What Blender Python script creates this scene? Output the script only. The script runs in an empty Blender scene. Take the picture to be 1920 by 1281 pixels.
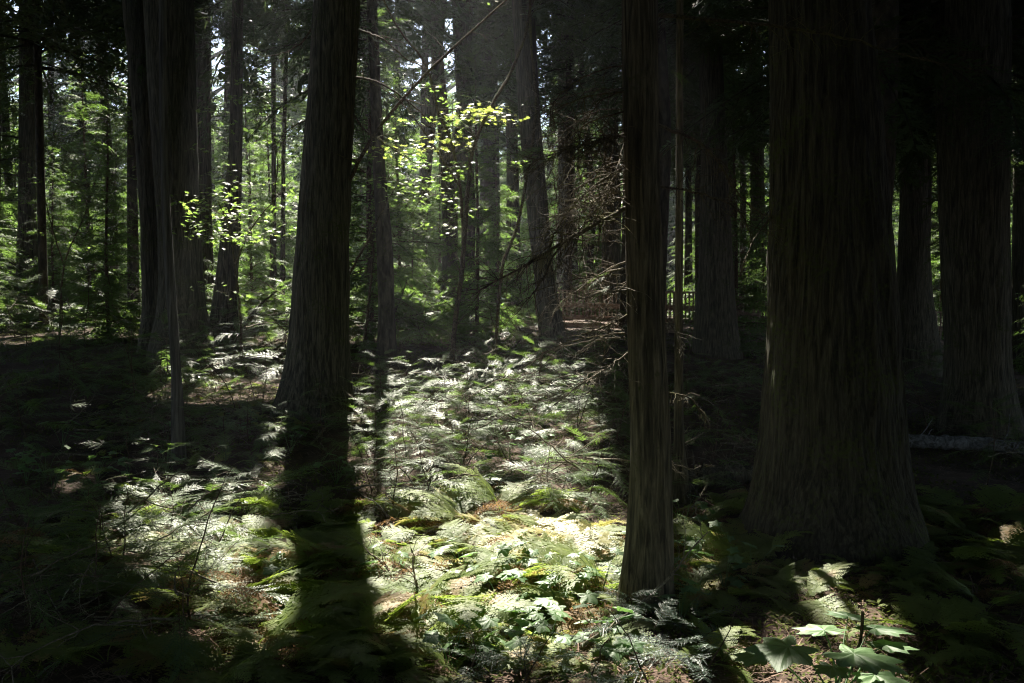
import bpy, math, random
import numpy as np
from mathutils import Matrix, Vector

SEED = 11
rng = np.random.default_rng(SEED)
random.seed(SEED)
R = math.radians
SC = bpy.context.scene
COL = SC.collection

# ------------------------------------------------------------------ camera model
F, CX, CY = 1867.0, 960.0, 640.5
CAMZ, PITCH = 2.1, R(2.47)
cp, sp = math.cos(PITCH), math.sin(PITCH)


def ray(px, py):
    a, b = (px - CX) / F, (CY - py) / F
    return np.array([a, cp + b * sp, -sp + b * cp])


def at(px, py, d):
    r = ray(px, py)
    return np.array([0, 0, CAMZ]) + r * (d / r[1])


def to_px(x, y):
    return CX + x / max(y, .1) * F


# ------------------------------------------------------------------ noise and terrain
_tab = np.random.default_rng(5).random((64, 512, 512)).astype(np.float32)


def vnoise(u, v, nu=512, seed=0):
    u = np.asarray(u, float); v = np.asarray(v, float)
    iu = np.floor(u).astype(int); iv = np.floor(v).astype(int)
    fu = u - iu; fv = v - iv
    fu = fu * fu * (3 - 2 * fu); fv = fv * fv * (3 - 2 * fv)
    T = _tab[seed % 64]
    a, b = iu % nu, (iu + 1) % nu
    c, d = iv % 512, (iv + 1) % 512
    return (T[a, c] * (1 - fu) + T[b, c] * fu) * (1 - fv) + (T[a, d] * (1 - fu) + T[b, d] * fu) * fv


PD = np.array([-60, 0, 8.8, 11, 14, 18, 22, 35, 60, 150, 600])
PZ = np.array([0, 0, 0, .22, .62, .88, 1.08, 1.38, 1.5, 2.2, 6])


def sstep(a, b, x):
    t = np.clip((x - a) / (b - a), 0, 1)
    return t * t * (3 - 2 * t)


def H(x, y):
    x = np.asarray(x, float); y = np.asarray(y, float)
    t = x / np.maximum(y, 5)
    g = 1 - .62 * sstep(.12, .45, t) + .05 * sstep(.1, .5, -t)
    z = np.interp(y, PD, PZ) * g
    n = (vnoise(x * .9 + 77, y * .9 + 31, seed=1) - .5) * .16 + (vnoise(x * 2.7 + 9, y * 2.7 + 5, seed=2) - .5) * .06
    return z + n + (vnoise(x * .12 + 40, y * .12 + 40, seed=3) - .5) * .25 * sstep(25, 60, np.abs(y))


def ground_hit(px, py, dmax=80):
    r = ray(px, py)
    ys = np.arange(3.5, dmax, .04)
    k = ys / r[1]
    below = CAMZ + r[2] * k < H(r[0] * k, ys)
    i = int(np.argmax(below)) if below.any() else len(ys) - 1
    return np.array([r[0] * k[i], ys[i], float(H(r[0] * k[i], ys[i]))])


# ------------------------------------------------------------------ sun and the gap in the canopy
SUN_EL = R(47)
SUN_AZ = math.atan2(-0.15, 1.0)            # from +Y towards +X
SV = np.array([math.sin(SUN_AZ) * math.cos(SUN_EL), math.cos(SUN_AZ) * math.cos(SUN_EL), math.sin(SUN_EL)])
ZP = .5


def drop(Q, z=ZP):
    Q = np.atleast_2d(Q)
    return (Q - SV * ((Q[:, 2:3] - z) / SV[2]))[:, :2]


GAP_PIX = [
    [(215, 925), (380, 880), (545, 862), (575, 830), (690, 780), (850, 745), (1000, 715), (1150, 715), (1172, 880), (1185, 1120),
     (1170, 1250), (1050, 1279), (880, 1279), (700, 1225), (560, 1279), (330, 1279), (200, 1130), (185, 1000)],
    [(1262, 950), (1320, 965), (1392, 1040), (1400, 1075), (1330, 1120), (1270, 1130)],
    [(1390, 1150), (1480, 1095), (1690, 1110), (1700, 1281), (1390, 1281)],
]
GAPS = [np.array([drop(ground_hit(*p))[0] for p in poly]) for poly in GAP_PIX]
SPOTS = []      # (xy on the plane, radius)


def spot(px, py, d, r):
    SPOTS.append((drop(at(px, py, d))[0], r))


spot(1735, 690, 9.5, .17); spot(515, 800, 11.0, .25); spot(415, 700, 13.0, .16)
spot(430, 410, 18, 1.3); spot(540, 230, 20, 1.0); spot(1040, 542, 30.7, 1.6); spot(1140, 542, 30, 1.6); spot(1265, 548, 27.5, .6)
spot(1850, 1110, 6.5, .13); spot(100, 570, 12.5, .4); spot(1480, 1100, 6.6, .2)
spot(870, 240, 17, 1.6); spot(770, 300, 17.3, 1.1); spot(830, 380, 17, 1.0); spot(1100, 300, 7, .5); spot(1060, 440, 7, .5); spot(120, 760, 11, .35); spot(235, 860, 9, .3)
spot(1400, 690, 13, .3); spot(1300, 800, 11, .25); spot(60, 1060, 7, .2); spot(150, 1130, 6.4, .2)


spot(1500, 1205, 5.3, .42); spot(1600, 1205, 5.3, .4)


def in_poly(P, poly):
    x, y = P[:, 0], P[:, 1]
    c = np.zeros(len(P), bool)
    n = len(poly)
    for i in range(n):
        x1, y1 = poly[i]; x2, y2 = poly[(i + 1) % n]
        if y1 == y2:
            continue
        c ^= ((y1 > y) != (y2 > y)) & (x < (x2 - x1) * (y - y1) / (y2 - y1) + x1)
    return c


def open_sky(Q):
    """True where a leaf would stand between the sun and the gap in the canopy."""
    P = drop(Q)
    W = P + np.stack([vnoise(P[:, 0] * 1.7 + 3, P[:, 1] * 1.7, seed=8), vnoise(P[:, 0] * 1.7 + 50, P[:, 1] * 1.7, seed=9)], 1) * .5 - .25
    m = np.zeros(len(P), bool)
    for g in GAPS:
        m |= in_poly(W, g)
    m &= vnoise(P[:, 0] * 2.4 + 11, P[:, 1] * 2.4 + 70, seed=10) > .12 + .34 * sstep(9.0, 11.2, P[:, 1]) +   .19 * sstep(-1.2, -2.0, P[:, 0]) - .4 * sstep(2.2, 1.1, np.hypot(P[:, 0] - .45, P[:, 1] - 8.3))
    for c, r in SPOTS:
        m |= ((W - c) ** 2).sum(1) < r * r
    # the sunlit stand behind
    B = drop(Q, 4.5)
    t = B[:, 0] / np.maximum(B[:, 1], 1)
    dens = vnoise(B[:, 0] * .45 + 20, B[:, 1] * .45, seed=12)
    left = sstep(.06, -.04, t) * sstep(-1.0, -.7, t)
    left = np.maximum(left, .85 * sstep(31, 36, B[:, 1]) * sstep(.52, .45, t))
    m |= (B[:, 1] > 25) & (dens > 1.1 - .69 * left)
    return m


# ------------------------------------------------------------------ mesh helpers
def mesh_from(name, parts):
    """parts: list of (verts (n,3), faces list-of-arrays (m,k), material, smooth)."""
    me = bpy.data.meshes.new(name)
    V = np.concatenate([p[0] for p in parts]).astype(np.float32)
    loops, starts, tots, mats, smooth = [], [], [], [], []
    off = ls = 0
    slots = []
    for v, fs, mat, sm in parts:
        if mat not in slots:
            slots.append(mat)
        mi = slots.index(mat)
        for f in fs:
            if not len(f):
                continue
            f = np.asarray(f, np.int64) + off
            m, k = f.shape
            loops.append(f.ravel()); starts.append(ls + np.arange(m) * k); tots.append(np.full(m, k))
            mats.append(np.full(m, mi)); smooth.append(np.full(m, sm))
            ls += m * k
        off += len(v)
    loops = np.concatenate(loops); starts = np.concatenate(starts); tots = np.concatenate(tots)
    me.vertices.add(len(V)); me.vertices.foreach_set('co', V.ravel())
    me.loops.add(len(loops)); me.loops.foreach_set('vertex_index', loops.astype(np.int32))
    me.polygons.add(len(starts)); me.polygons.foreach_set('loop_start', starts.astype(np.int32))
    me.polygons.foreach_set('material_index', np.concatenate(mats).astype(np.int32))
    me.polygons.foreach_set('use_smooth', np.concatenate(smooth).astype(bool))
    me.update(calc_edges=True)
    for s in slots:
        me.materials.append(s)
    return me


def soup(S, mat, smooth=False):
    S = np.asarray(S, np.float32)
    n, k = S.shape[:2]
    return (S.reshape(-1, 3), [np.arange(n * k).reshape(n, k)], mat, smooth)


class MB:
    def __init__(self):
        self.V, self.F, self.n = [], [], 0

    def add(self, v, f):
        self.V.append(np.asarray(v, float)); self.F.append(np.asarray(f, int) + self.n); self.n += len(v)

    def part(self, mat, smooth=True):
        q = [f for f in self.F if f.shape[1] == 4]; t = [f for f in self.F if f.shape[1] == 3]
        fs = []
        if q: fs.append(np.concatenate(q))
        if t: fs.append(np.concatenate(t))
        return (np.concatenate(self.V), fs, mat, smooth)

    def tube(self, P, r0, r1, sides=5):
        P = np.asarray(P, float); n = len(P)
        T = np.gradient(P, axis=0); T /= np.linalg.norm(T, axis=1)[:, None] + 1e-9
        a = np.cross(T, [0.31, .2, .93]); a /= np.linalg.norm(a, axis=1)[:, None] + 1e-9
        b = np.cross(T, a)
        rr = np.linspace(r0, r1, n) if np.isscalar(r0) else np.asarray(r0)
        th = np.arange(sides) / sides * 2 * math.pi
        V = P[:, None] + (a[:, None] * np.cos(th)[None, :, None] + b[:, None] * np.sin(th)[None, :, None]) * rr[:, None, None]
        i = np.arange(n - 1)[:, None] * sides + np.arange(sides)[None]
        j = np.arange(n - 1)[:, None] * sides + (np.arange(sides)[None] + 1) % sides
        self.add(V.reshape(-1, 3), np.stack([i, j, j + sides, i + sides], -1).reshape(-1, 4))
        for k, rev in ((0, 1), (n - 1, 0)):
            c = P[k]
            ring = V[k]
            tri = [(sides, (q + 1) % sides, q) if rev else (sides, q, (q + 1) % sides) for q in range(sides)]
            self.add(np.vstack([ring, c]), np.array(tri))

    def box(self, c, s, rz=0, tilt=None):
        c = np.asarray(c, float); hx, hy, hz = np.asarray(s) / 2
        v = np.array([[x * hx, y * hy, z * hz] for x in (-1, 1) for y in (-1, 1) for z in (-1, 1)])
        M = np.array(Matrix.Rotation(rz, 3, 'Z'))
        if tilt: M = M @ np.array(Matrix.Rotation(tilt, 3, 'Y'))
        self.add(v @ M.T + c, np.array([(0, 1, 3, 2), (4, 6, 7, 5), (0, 4, 5, 1), (2, 3, 7, 6), (0, 2, 6, 4), (1, 5, 7, 3)]))


def link(name, me, parent=None, loc=(0, 0, 0), rot=(0, 0, 0), sc=1.0):
    o = bpy.data.objects.new(name, me)
    COL.objects.link(o)
    if parent: o.parent = parent
    o.location = [float(c) for c in loc]; o.rotation_euler = rot
    o.scale = (sc, sc, sc) if np.isscalar(sc) else sc
    return o


def tag(o, label=None, cat=None, group=None, kind=None):
    if label: o['label'] = label
    if cat: o['category'] = cat
    if group: o['group'] = group
    if kind: o['kind'] = kind
    return o


def thing(name, label, cat, loc, group=None, rz=0):
    o = bpy.data.objects.new(name, None)
    COL.objects.link(o)
    o.empty_display_size = .2
    o.location = [float(c) for c in loc]; o.rotation_euler = (0, 0, rz)
    return tag(o, label, cat, group)


# ------------------------------------------------------------------ materials
def nodes(m):
    m.use_nodes = True
    nt = m.node_tree
    nt.nodes.clear()
    return nt, (lambda t, **k: _mk(nt, t, k))


def _mk(nt, t, k):
    n = nt.nodes.new(t)
    for a, b in k.items():
        setattr(n, a, b)
    return n


def ramp(N, L, src, stops):
    r = N('ShaderNodeValToRGB')
    el = r.color_ramp.elements
    while len(el) < len(stops): el.new(.5)
    for e, (p, c) in zip(el, stops):
        e.position = p; e.color = (*c, 1)
    L(src, r.inputs[0])
    return r.outputs[0]


def leaf_mat(name, c1, c2, tr, fac=.4, rough=.4, spec=.5, dry=None, scale=3.0):
    m = bpy.data.materials.new(name)
    nt, N = nodes(m)
    L = nt.links.new
    out = N('ShaderNodeOutputMaterial'); mix = N('ShaderNodeMixShader'); p = N('ShaderNodeBsdfPrincipled'); t = N('ShaderNodeBsdfTranslucent')
    geo = N('ShaderNodeNewGeometry'); no = N('ShaderNodeTexNoise'); oi = N('ShaderNodeObjectInfo')
    no.inputs['Scale'].default_value = scale; no.inputs['Detail'].default_value = 3
    L(geo.outputs['Position'], no.inputs['Vector'])
    ad = N('ShaderNodeMath', operation='MULTIPLY_ADD'); L(oi.outputs['Random'], ad.inputs[0]); ad.inputs[1].default_value = .35
    sb = N('ShaderNodeMath', operation='SUBTRACT'); L(no.outputs[0], sb.inputs[0]); sb.inputs[1].default_value = .17
    L(sb.outputs[0], ad.inputs[2])
    st = [(.3, c1), (.62, c2)]
    if dry: st.append((.70, dry))
    col = ramp(N, L, ad.outputs[0], st)
    L(col, p.inputs['Base Color'])
    p.inputs['Roughness'].default_value = rough
    p.inputs['Specular IOR Level'].default_value = spec
    mx = N('ShaderNodeMix', data_type='RGBA', blend_type='MULTIPLY')
    tr_st = [(.3, tr), (.65, tuple(min(1, c * 1.35) for c in tr))]
    if dry: tr_st.append((.74, tuple(c * 1.3 for c in dry)))
    L(ramp(N, L, ad.outputs[0], tr_st), t.inputs['Color'])
    nt.nodes.remove(mx)
    mix.inputs[0].default_value = fac
    L(p.outputs[0], mix.inputs[1]); L(t.outputs[0], mix.inputs[2]); L(mix.outputs[0], out.inputs['Surface'])
    return m


def bark_mat(name, dark, light, moss=(.05, .06, .015), moss_amt=.55, sx=44, sz=3.4, bump=.8, grey=None):
    m = bpy.data.materials.new(name)
    nt, N = nodes(m)
    L = nt.links.new
    out = N('ShaderNodeOutputMaterial'); p = N('ShaderNodeBsdfPrincipled')
    tc = N('ShaderNodeTexCoord'); mp = N('ShaderNodeMapping'); mp.inputs['Scale'].default_value = (sx, sx, sz)
    L(tc.outputs['Object'], mp.inputs['Vector'])
    n1 = N('ShaderNodeTexNoise'); n1.inputs['Scale'].default_value = 1; n1.inputs['Detail'].default_value = 6; n1.inputs['Roughness'].default_value = .65
    n1.inputs['Distortion'].default_value = .6
    L(mp.outputs[0], n1.inputs['Vector'])
    n2 = N('ShaderNodeTexNoise'); n2.inputs['Scale'].default_value = 2.3; n2.inputs['Detail'].default_value = 5
    L(tc.outputs['Object'], n2.inputs['Vector'])
    n3 = N('ShaderNodeTexNoise'); n3.inputs['Scale'].default_value = 30; n3.inputs['Detail'].default_value = 4
    L(tc.outputs['Object'], n3.inputs['Vector'])
    stops = [(.34, dark), (.52, tuple((a + b) / 2 for a, b in zip(dark, light))), (.68, light)]
    col = ramp(N, L, n1.outputs[0], stops)
    mp4 = N('ShaderNodeMapping'); mp4.inputs['Scale'].default_value = (sx * .42, sx * .42, sz * .45); L(tc.outputs['Object'], mp4.inputs['Vector'])
    n4 = N('ShaderNodeTexNoise'); n4.inputs['Scale'].default_value = 1; n4.inputs['Detail'].default_value = 3; n4.inputs['Distortion'].default_value = 1.2; L(mp4.outputs[0], n4.inputs['Vector'])
    fr = N('ShaderNodeMapRange'); L(n4.outputs[0], fr.inputs[0]); fr.inputs[1].default_value = .40; fr.inputs[2].default_value = .52; fr.inputs[3].default_value = .5; fr.inputs[4].default_value = 1
    mu = N('ShaderNodeMix', data_type='RGBA', blend_type='MULTIPLY'); mu.inputs[0].default_value = 1; L(col, mu.inputs[6]); L(fr.outputs[0], mu.inputs[7]); col = mu.outputs[2]
    mxm = N('ShaderNodeMix', data_type='RGBA')
    a = N('ShaderNodeMath', operation='MULTIPLY'); L(n2.outputs[0], a.inputs[0]); L(n3.outputs[0], a.inputs[1])
    f = N('ShaderNodeMapRange'); L(a.outputs[0], f.inputs[0]); f.inputs[1].default_value = .42 - .22 * moss_amt; f.inputs[2].default_value = .55 - .2 * moss_amt
    L(f.outputs[0], mxm.inputs[0]); L(col, mxm.inputs[6]); mxm.inputs[7].default_value = (*moss, 1)
    last = mxm.outputs[2]
    L(last, p.inputs['Base Color'])
    p.inputs['Roughness'].default_value = .92; p.inputs['Specular IOR Level'].default_value = .2
    b = N('ShaderNodeBump'); b.inputs['Strength'].default_value = bump; b.inputs['Distance'].default_value = .02
    sm = N('ShaderNodeMath', operation='MULTIPLY_ADD'); L(n3.outputs[0], sm.inputs[0]); sm.inputs[1].default_value = .35; L(n1.outputs[0], sm.inputs[2])
    sm2 = N('ShaderNodeMath', operation='ADD'); L(sm.outputs[0], sm2.inputs[0]); L(fr.outputs[0], sm2.inputs[1]); L(sm2.outputs[0], b.inputs['Height']); L(b.outputs[0], p.inputs['Normal'])
    L(p.outputs[0], out.inputs['Surface'])
    return m


def rough_mat(name, stops, scale=8, rough=.95, bump=.5, dist=.02):
    m = bpy.data.materials.new(name)
    nt, N = nodes(m)
    L = nt.links.new
    out = N('ShaderNodeOutputMaterial'); p = N('ShaderNodeBsdfPrincipled'); geo = N('ShaderNodeNewGeometry')
    n = N('ShaderNodeTexNoise'); n.inputs['Scale'].default_value = scale; n.inputs['Detail'].default_value = 8; n.inputs['Roughness'].default_value = .7
    L(geo.outputs['Position'], n.inputs['Vector'])
    n2 = N('ShaderNodeTexNoise'); n2.inputs['Scale'].default_value = scale * .12; n2.inputs['Detail'].default_value = 3
    L(geo.outputs['Position'], n2.inputs['Vector'])
    a = N('ShaderNodeMath', operation='MULTIPLY_ADD'); L(n2.outputs[0], a.inputs[0]); a.inputs[1].default_value = .6
    s = N('ShaderNodeMath', operation='MULTIPLY_ADD'); L(n.outputs[0], s.inputs[0]); s.inputs[1].default_value = .6; s.inputs[2].default_value = -.1
    L(s.outputs[0], a.inputs[2])
    L(ramp(N, L, a.outputs[0], stops), p.inputs['Base Color'])
    p.inputs['Roughness'].default_value = rough; p.inputs['Specular IOR Level'].default_value = .15
    b = N('ShaderNodeBump'); b.inputs['Strength'].default_value = bump; b.inputs['Distance'].default_value = dist
    L(n.outputs[0], b.inputs['Height']); L(b.outputs[0], p.inputs['Normal'])
    L(p.outputs[0], out.inputs['Surface'])
    return m


M_FERN = leaf_mat('fern_green', (.10, .145, .035), (.18, .215, .07), (.24, .33, .05), .48, .55, .28, dry=(.25, .18, .07))
M_FERNY = leaf_mat('yellowing_fern_brightened', (.2, .2, .06), (.32, .29, .11), (.42, .4, .12), .45, .5, .35)  # yellowing fronds, with extra sun brightness put into the colour
M_CEDAR = leaf_mat('cedar_spray_green', (.045, .09, .03), (.08, .125, .042), (.15, .25, .045), .42, .45, .34)
M_CANOPY = leaf_mat('canopy_green', (.035, .06, .022), (.06, .09, .03), (.07, .11, .025), .3, .5, .35, scale=.8)
M_UNDER = leaf_mat('young_conifer_green', (.045, .08, .028), (.08, .125, .035), (.14, .24, .045), .45, .55, .2, scale=.6)
M_BLUE = leaf_mat('fir_needle_green', (.05, .095, .065), (.09, .14, .10), (.10, .17, .08), .3, .4, .5)
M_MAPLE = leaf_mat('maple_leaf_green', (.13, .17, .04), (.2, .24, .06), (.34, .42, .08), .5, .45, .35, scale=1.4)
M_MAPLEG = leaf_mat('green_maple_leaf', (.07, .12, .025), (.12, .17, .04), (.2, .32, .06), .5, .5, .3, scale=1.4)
M_BROAD = leaf_mat('broad_leaf_green', (.075, .15, .055), (.12, .20, .085), (.14, .27, .06), .33, .5, .35)
M_MOSSY = leaf_mat('moss_green', (.05, .07, .012), (.09, .11, .02), (.1, .13, .02), .25, .8, .1)
M_LICHEN = leaf_mat('hanging_lichen', (.12, .11, .06), (.2, .18, .1), (.16, .15, .07), .35, .8, .1)
M_BARK = bark_mat('cedar_bark', (.034, .032, .024), (.155, .138, .098))
M_BARK_OLD = bark_mat('old_cedar_bark', (.02, .018, .012), (.088, .078, .052), moss_amt=.7)
M_BARK_RED = bark_mat('slender_cedar_bark', (.046, .04, .027), (.2, .168, .108), moss_amt=.4)
M_BARK_FIR = bark_mat('hemlock_bark', (.03, .026, .02), (.11, .09, .068), sx=12, sz=3.5, moss_amt=.5)
M_GREY = bark_mat('weathered_grey_wood', (.06, .056, .05), (.17, .16, .145), moss_amt=.1, sx=40, sz=2)
M_STEM = bark_mat('sapling_bark', (.05, .035, .025), (.15, .1, .07), moss_amt=.4, sx=60, sz=20, bump=.2)
M_MSTEM = bark_mat('mossy_branch_bark', (.05, .04, .025), (.14, .11, .065), moss=(.1, .1, .03), moss_amt=.8, sx=50, sz=50, bump=.8)
M_TWIG = bark_mat('dead_twig', (.10, .088, .065), (.25, .215, .155), moss_amt=.15, sx=60, sz=60, bump=.3)
M_RUST = leaf_mat('dead_frond', (.14, .085, .045), (.22, .145, .07), (.23, .14, .06), .35, .7, .15)
M_SILVER = bark_mat('silvery_dead_wood', (.12, .12, .12), (.3, .3, .32), moss=(.05, .05, .02), moss_amt=.7, sx=25, sz=25)
M_DECK = bark_mat('weathered_boards', (.16, .11, .085), (.34, .26, .21), moss_amt=.1, sx=6, sz=30, bump=.3)
M_GROUND = rough_mat('forest_soil', [(.3, (.022, .015, .011)), (.45, (.05, .034, .025)), (.58, (.085, .055, .042)), (.7, (.05, .052, .02))], 14, bump=.9, dist=.03)
M_LITTER = rough_mat('needle_litter', [(.3, (.07, .045, .032)), (.5, (.15, .1, .075)), (.65, (.22, .16, .13))], 40, bump=.1)


# ------------------------------------------------------------------ foliage generators
def spray(L=.6, n1=16, l1=.2, a1=62, n2=8, l2=.02, a2=58, w2=.5, p0=0, droop=40, pd=8, t0=.12, prof='fern', jit=.22, stemw=.003, g=None, tipup=0):
    g = g or rng
    Mn = 30
    ts = np.linspace(0, 1, Mn + 1)
    pit = np.radians(p0 - droop * ts ** 1.25 + tipup * ts ** 3)
    X = np.concatenate([[0], np.cumsum(np.cos(pit[:-1]))]) * L / Mn
    Z = np.concatenate([[0], np.cumsum(np.sin(pit[:-1]))]) * L / Mn
    yw = np.cumsum(g.normal(0, .012, Mn + 1)) * L * .3
    leaf, stem = [], []
    B = np.array([0, 1., 0])
    for i in range(n1):
        for s in (-1, 1):
            t = t0 + (1 - t0) * min(.995, (i + .5 + (.25 * s if prof != 'fern' else .08 * s)) / n1)
            f = t * Mn; k = min(int(f), Mn - 1); f -= k
            P = np.array([X[k] * (1 - f) + X[k + 1] * f, yw[k], Z[k] * (1 - f) + Z[k + 1] * f])
            a = pit[k]
            T = np.array([math.cos(a), 0, math.sin(a)]); Nn = np.array([-math.sin(a), 0, math.cos(a)])
            q = (t - t0) / (1 - t0)
            if prof == 'fern':
                ln = l1 * min(1, .45 + q / .35) * (1 - q) ** .75 + .012 * L
            elif prof == 'bough':
                ln = l1 * (.55 + .45 * math.sin(math.pi * min(1, q * 1.1) ** .8)) * g.uniform(.65, 1.2) * (1 - .5 * q)
            else:
                ln = l1 * (.35 + .65 * math.sin(math.pi * (.12 + .8 * q))) * g.uniform(.6, 1.25)
            if g.random() < (.02 if prof == 'fern' else .07):
                continue
            an = R(a1 * (1 - .25 * q) + g.normal(0, 5))
            D = math.cos(an) * T + s * math.sin(an) * B + Nn * g.normal(.02, .1)
            D /= np.linalg.norm(D)
            C = np.cross(Nn, D); C /= np.linalg.norm(C)
            dr = math.sin(R(pd))
            sw = max(stemw * .5, .0008)
            E0 = P + D * ln - Nn * ln * dr
            leaf.append([P - C * sw, P + C * sw, E0 + C * sw * .3, E0 - C * sw * .3])
            for j in range(n2):
                for s2 in (-1, 1):
                    u = (j + .6 + .2 * s2) / n2
                    p = P + D * ln * u - Nn * (ln * dr * u * u)
                    le = l2 * (ln / l1) ** .6 * (1.05 - .72 * u) * g.uniform(.75, 1.2)
                    b2 = R(a2 + g.normal(0, 8))
                    E = math.cos(b2) * D + s2 * math.sin(b2) * C + Nn * g.normal(-.05, jit)
                    Nt = Nn + C * g.normal(0, jit) + D * g.normal(0, jit)
                    Fv = np.cross(Nt, E); Fv /= np.linalg.norm(Fv)
                    w = le * w2 * .5
                    leaf.append([p, p + E * le * .42 + Fv * w, p + E * le, p + E * le * .42 - Fv * w])
    for k in range(0, Mn, 2):
        A = np.array([X[k], yw[k], Z[k]]); E = np.array([X[k + 2], yw[k + 2], Z[k + 2]])
        w0, w1 = stemw * (1 - k / Mn * .8), stemw * (1 - (k + 2) / Mn * .8)
        up = np.array([0, 0, 1.])
        stem.append([A - B * w0, A + B * w0, E + B * w1, E - B * w1]); stem.append([A - up * w0, A + up * w0, E + up * w1, E - up * w1])
    return np.array(leaf), np.array(stem)


def frond_mesh(name, lm, sm, **k):
    l, s = spray(**k)
    return mesh_from(name, [soup(l, lm), soup(s, sm)])


FERN_M = [frond_mesh('fern_frond', M_FERN, M_FERN, L=1, n1=18, l1=.30, a1=66, n2=8, l2=.075, a2=62, w2=.66, p0=rng.uniform(34, 60), droop=rng.uniform(50, 85), jit=.06,
                     pd=rng.uniform(2, 14), t0=.2, stemw=.005) for _ in range(6)]
FERN_G = [frond_mesh('yellowing_fern_frond_brightened', M_FERNY, M_FERNY, L=1, n1=18, l1=.30, a1=66, n2=8, l2=.075, a2=62, w2=.66, p0=rng.uniform(34, 60), droop=rng.uniform(50, 85), jit=.06,
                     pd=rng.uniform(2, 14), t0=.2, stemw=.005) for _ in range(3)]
RUST_M = [frond_mesh('dead_fern_frond', M_RUST, M_RUST, L=1, n1=16, l1=.26, a1=60, n2=7, l2=.05, a2=55, w2=.5, p0=45, droop=110, pd=30, t0=.2, jit=.5, stemw=.004) for _ in range(2)]
CED_M = [frond_mesh('cedar_branch', M_CEDAR, M_STEM, L=1, n1=15, l1=.30, a1=46, n2=11, l2=.05, a2=40, w2=.3, p0=rng.uniform(0, 16), droop=rng.uniform(15, 45),
                    pd=rng.uniform(2, 14), t0=rng.uniform(.06, .22), prof='cedar', jit=.09, stemw=.004, tipup=rng.uniform(0, 12)) for _ in range(8)]
HEM_M = [frond_mesh('hemlock_branch', M_BLUE, M_STEM, L=1, n1=13, l1=.3, a1=52, n2=15, l2=.042, a2=68, w2=.2, p0=rng.uniform(5, 20), droop=rng.uniform(15, 35),
                    pd=8, t0=.08, prof='cedar', jit=.35, stemw=.006) for _ in range(4)]
# boughs for crowns: plain arrays, unit length
FINE = [spray(L=1, n1=11, l1=.34, a1=50, n2=5, l2=.10, a2=45, w2=.42, p0=rng.uniform(-5, 15), droop=rng.uniform(15, 50), pd=rng.uniform(5, 30), t0=.12, prof='bough', jit=.3,
              stemw=.008) for _ in range(6)]
VFINE = [spray(L=1, n1=17, l1=.30, a1=48, n2=10, l2=.05, a2=42, w2=.34, p0=rng.uniform(-5, 15), droop=rng.uniform(15, 40), pd=rng.uniform(5, 20), t0=.15, prof='bough', jit=.15,
               stemw=.006) for _ in range(5)]
COARSE = [spray(L=1, n1=9, l1=.42, a1=52, n2=3, l2=.26, a2=45, w2=.62, p0=rng.uniform(-5, 15), droop=rng.uniform(15, 50), pd=20, t0=.12, prof='bough', jit=.35, stemw=.01)
          for _ in range(5)]


def place(arr, pos, az, pitch, roll, s):
    M = np.array(Matrix.Rotation(az, 3, 'Z') @ Matrix.Rotation(-pitch, 3, 'Y') @ Matrix.Rotation(roll, 3, 'X')) * s
    return arr @ M.T + pos


def crown_parts(axis, z0, z1, rmax, nb, prune=True, zfine=13, leafm=None, shape='tall', base=np.zeros(3), skirt=1.0):
    """axis(z) -> centre of the trunk at height z (world)."""
    leaf, stem = [], []
    for i in range(nb):
        q = (i + rng.random()) / nb
        q = q ** (1.15 if shape == 'tall' else 1.3)
        z = z0 + (z1 - z0) * q
        c = axis(z)
        if prune and c[1] > 15 and z < 2.1 + .36 * c[1] and rng.random() < (.28 if c[0] < -1 else .42): continue      # thin, gappy lower boughs
        r = rmax * ((1 - q) ** .75 * .9 + .12) * (1 if q > .12 else skirt) * rng.uniform(.6, 1.15)
        az = rng.uniform(0, 2 * math.pi)
        l, s = (VFINE if z < 11 and c[1] < 16 and prune else FINE if z < zfine else COARSE)[rng.integers(5)]
        pos = c + np.array([0, 0, 0])
        pt = R(rng.normal(-8, 12) + 25 * q)
        ro = R(rng.normal(0, 18))
        leaf.append(place(l, pos, az, pt, ro, r)); stem.append(place(s, pos, az, pt, ro, r))
    leaf = np.concatenate(leaf); stem = np.concatenate(stem)
    if prune:
        leaf = leaf[~open_sky(leaf.mean(1))]
        stem = stem[~open_sky(stem.mean(1))]
    return leaf - base, stem - base


# ------------------------------------------------------------------ trunks
class Axis:
    def __init__(self, P, r, top, lean_keep=.6):
        """P: points bottom-up (n,3) world; r radii; extended straight to height top."""
        P = np.asarray(P, float); r = np.asarray(r, float)
        z = P[:, 2]
        k = max(0, len(P) - 3)
        sl = (P[-1] - P[k]) / max(1e-3, P[-1, 2] - P[k, 2]) * lean_keep
        zt = np.array([z[-1] + (top - z[-1]) * f for f in (.3, .65, 1.0)]) if top > z[-1] + .5 else np.array([])
        ex = np.array([P[-1] + sl * (v - z[-1]) for v in zt]).reshape(-1, 3)
        rt = np.array([r[-1] * f for f in (.8, .5, .08)])[:len(zt)]
        P0 = P[0].copy(); P0[2] -= .45
        self.P = np.vstack([P0, P, ex]); self.r = np.concatenate([[r[0] * 1.12], r, rt]); self.z = self.P[:, 2]

    def c(self, z):
        z = np.asarray(z, float)
        # smoothed interpolation
        o = 0
        for w in (-.5, -.25, 0, .25, .5):
            zz = np.clip(z + w * .8, self.z[0], self.z[-1])
            o = o + np.stack([np.interp(zz, self.z, self.P[:, i]) for i in (0, 1)], -1)
        o = o / 5
        return np.concatenate([o, z[..., None]], -1)

    def rad(self, z):
        z = np.asarray(z, float)
        return sum(np.interp(np.clip(z + w, self.z[0], self.z[-1]), self.z, self.r) for w in (-.3, -.15, 0, .15, .3)) / 5


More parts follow.
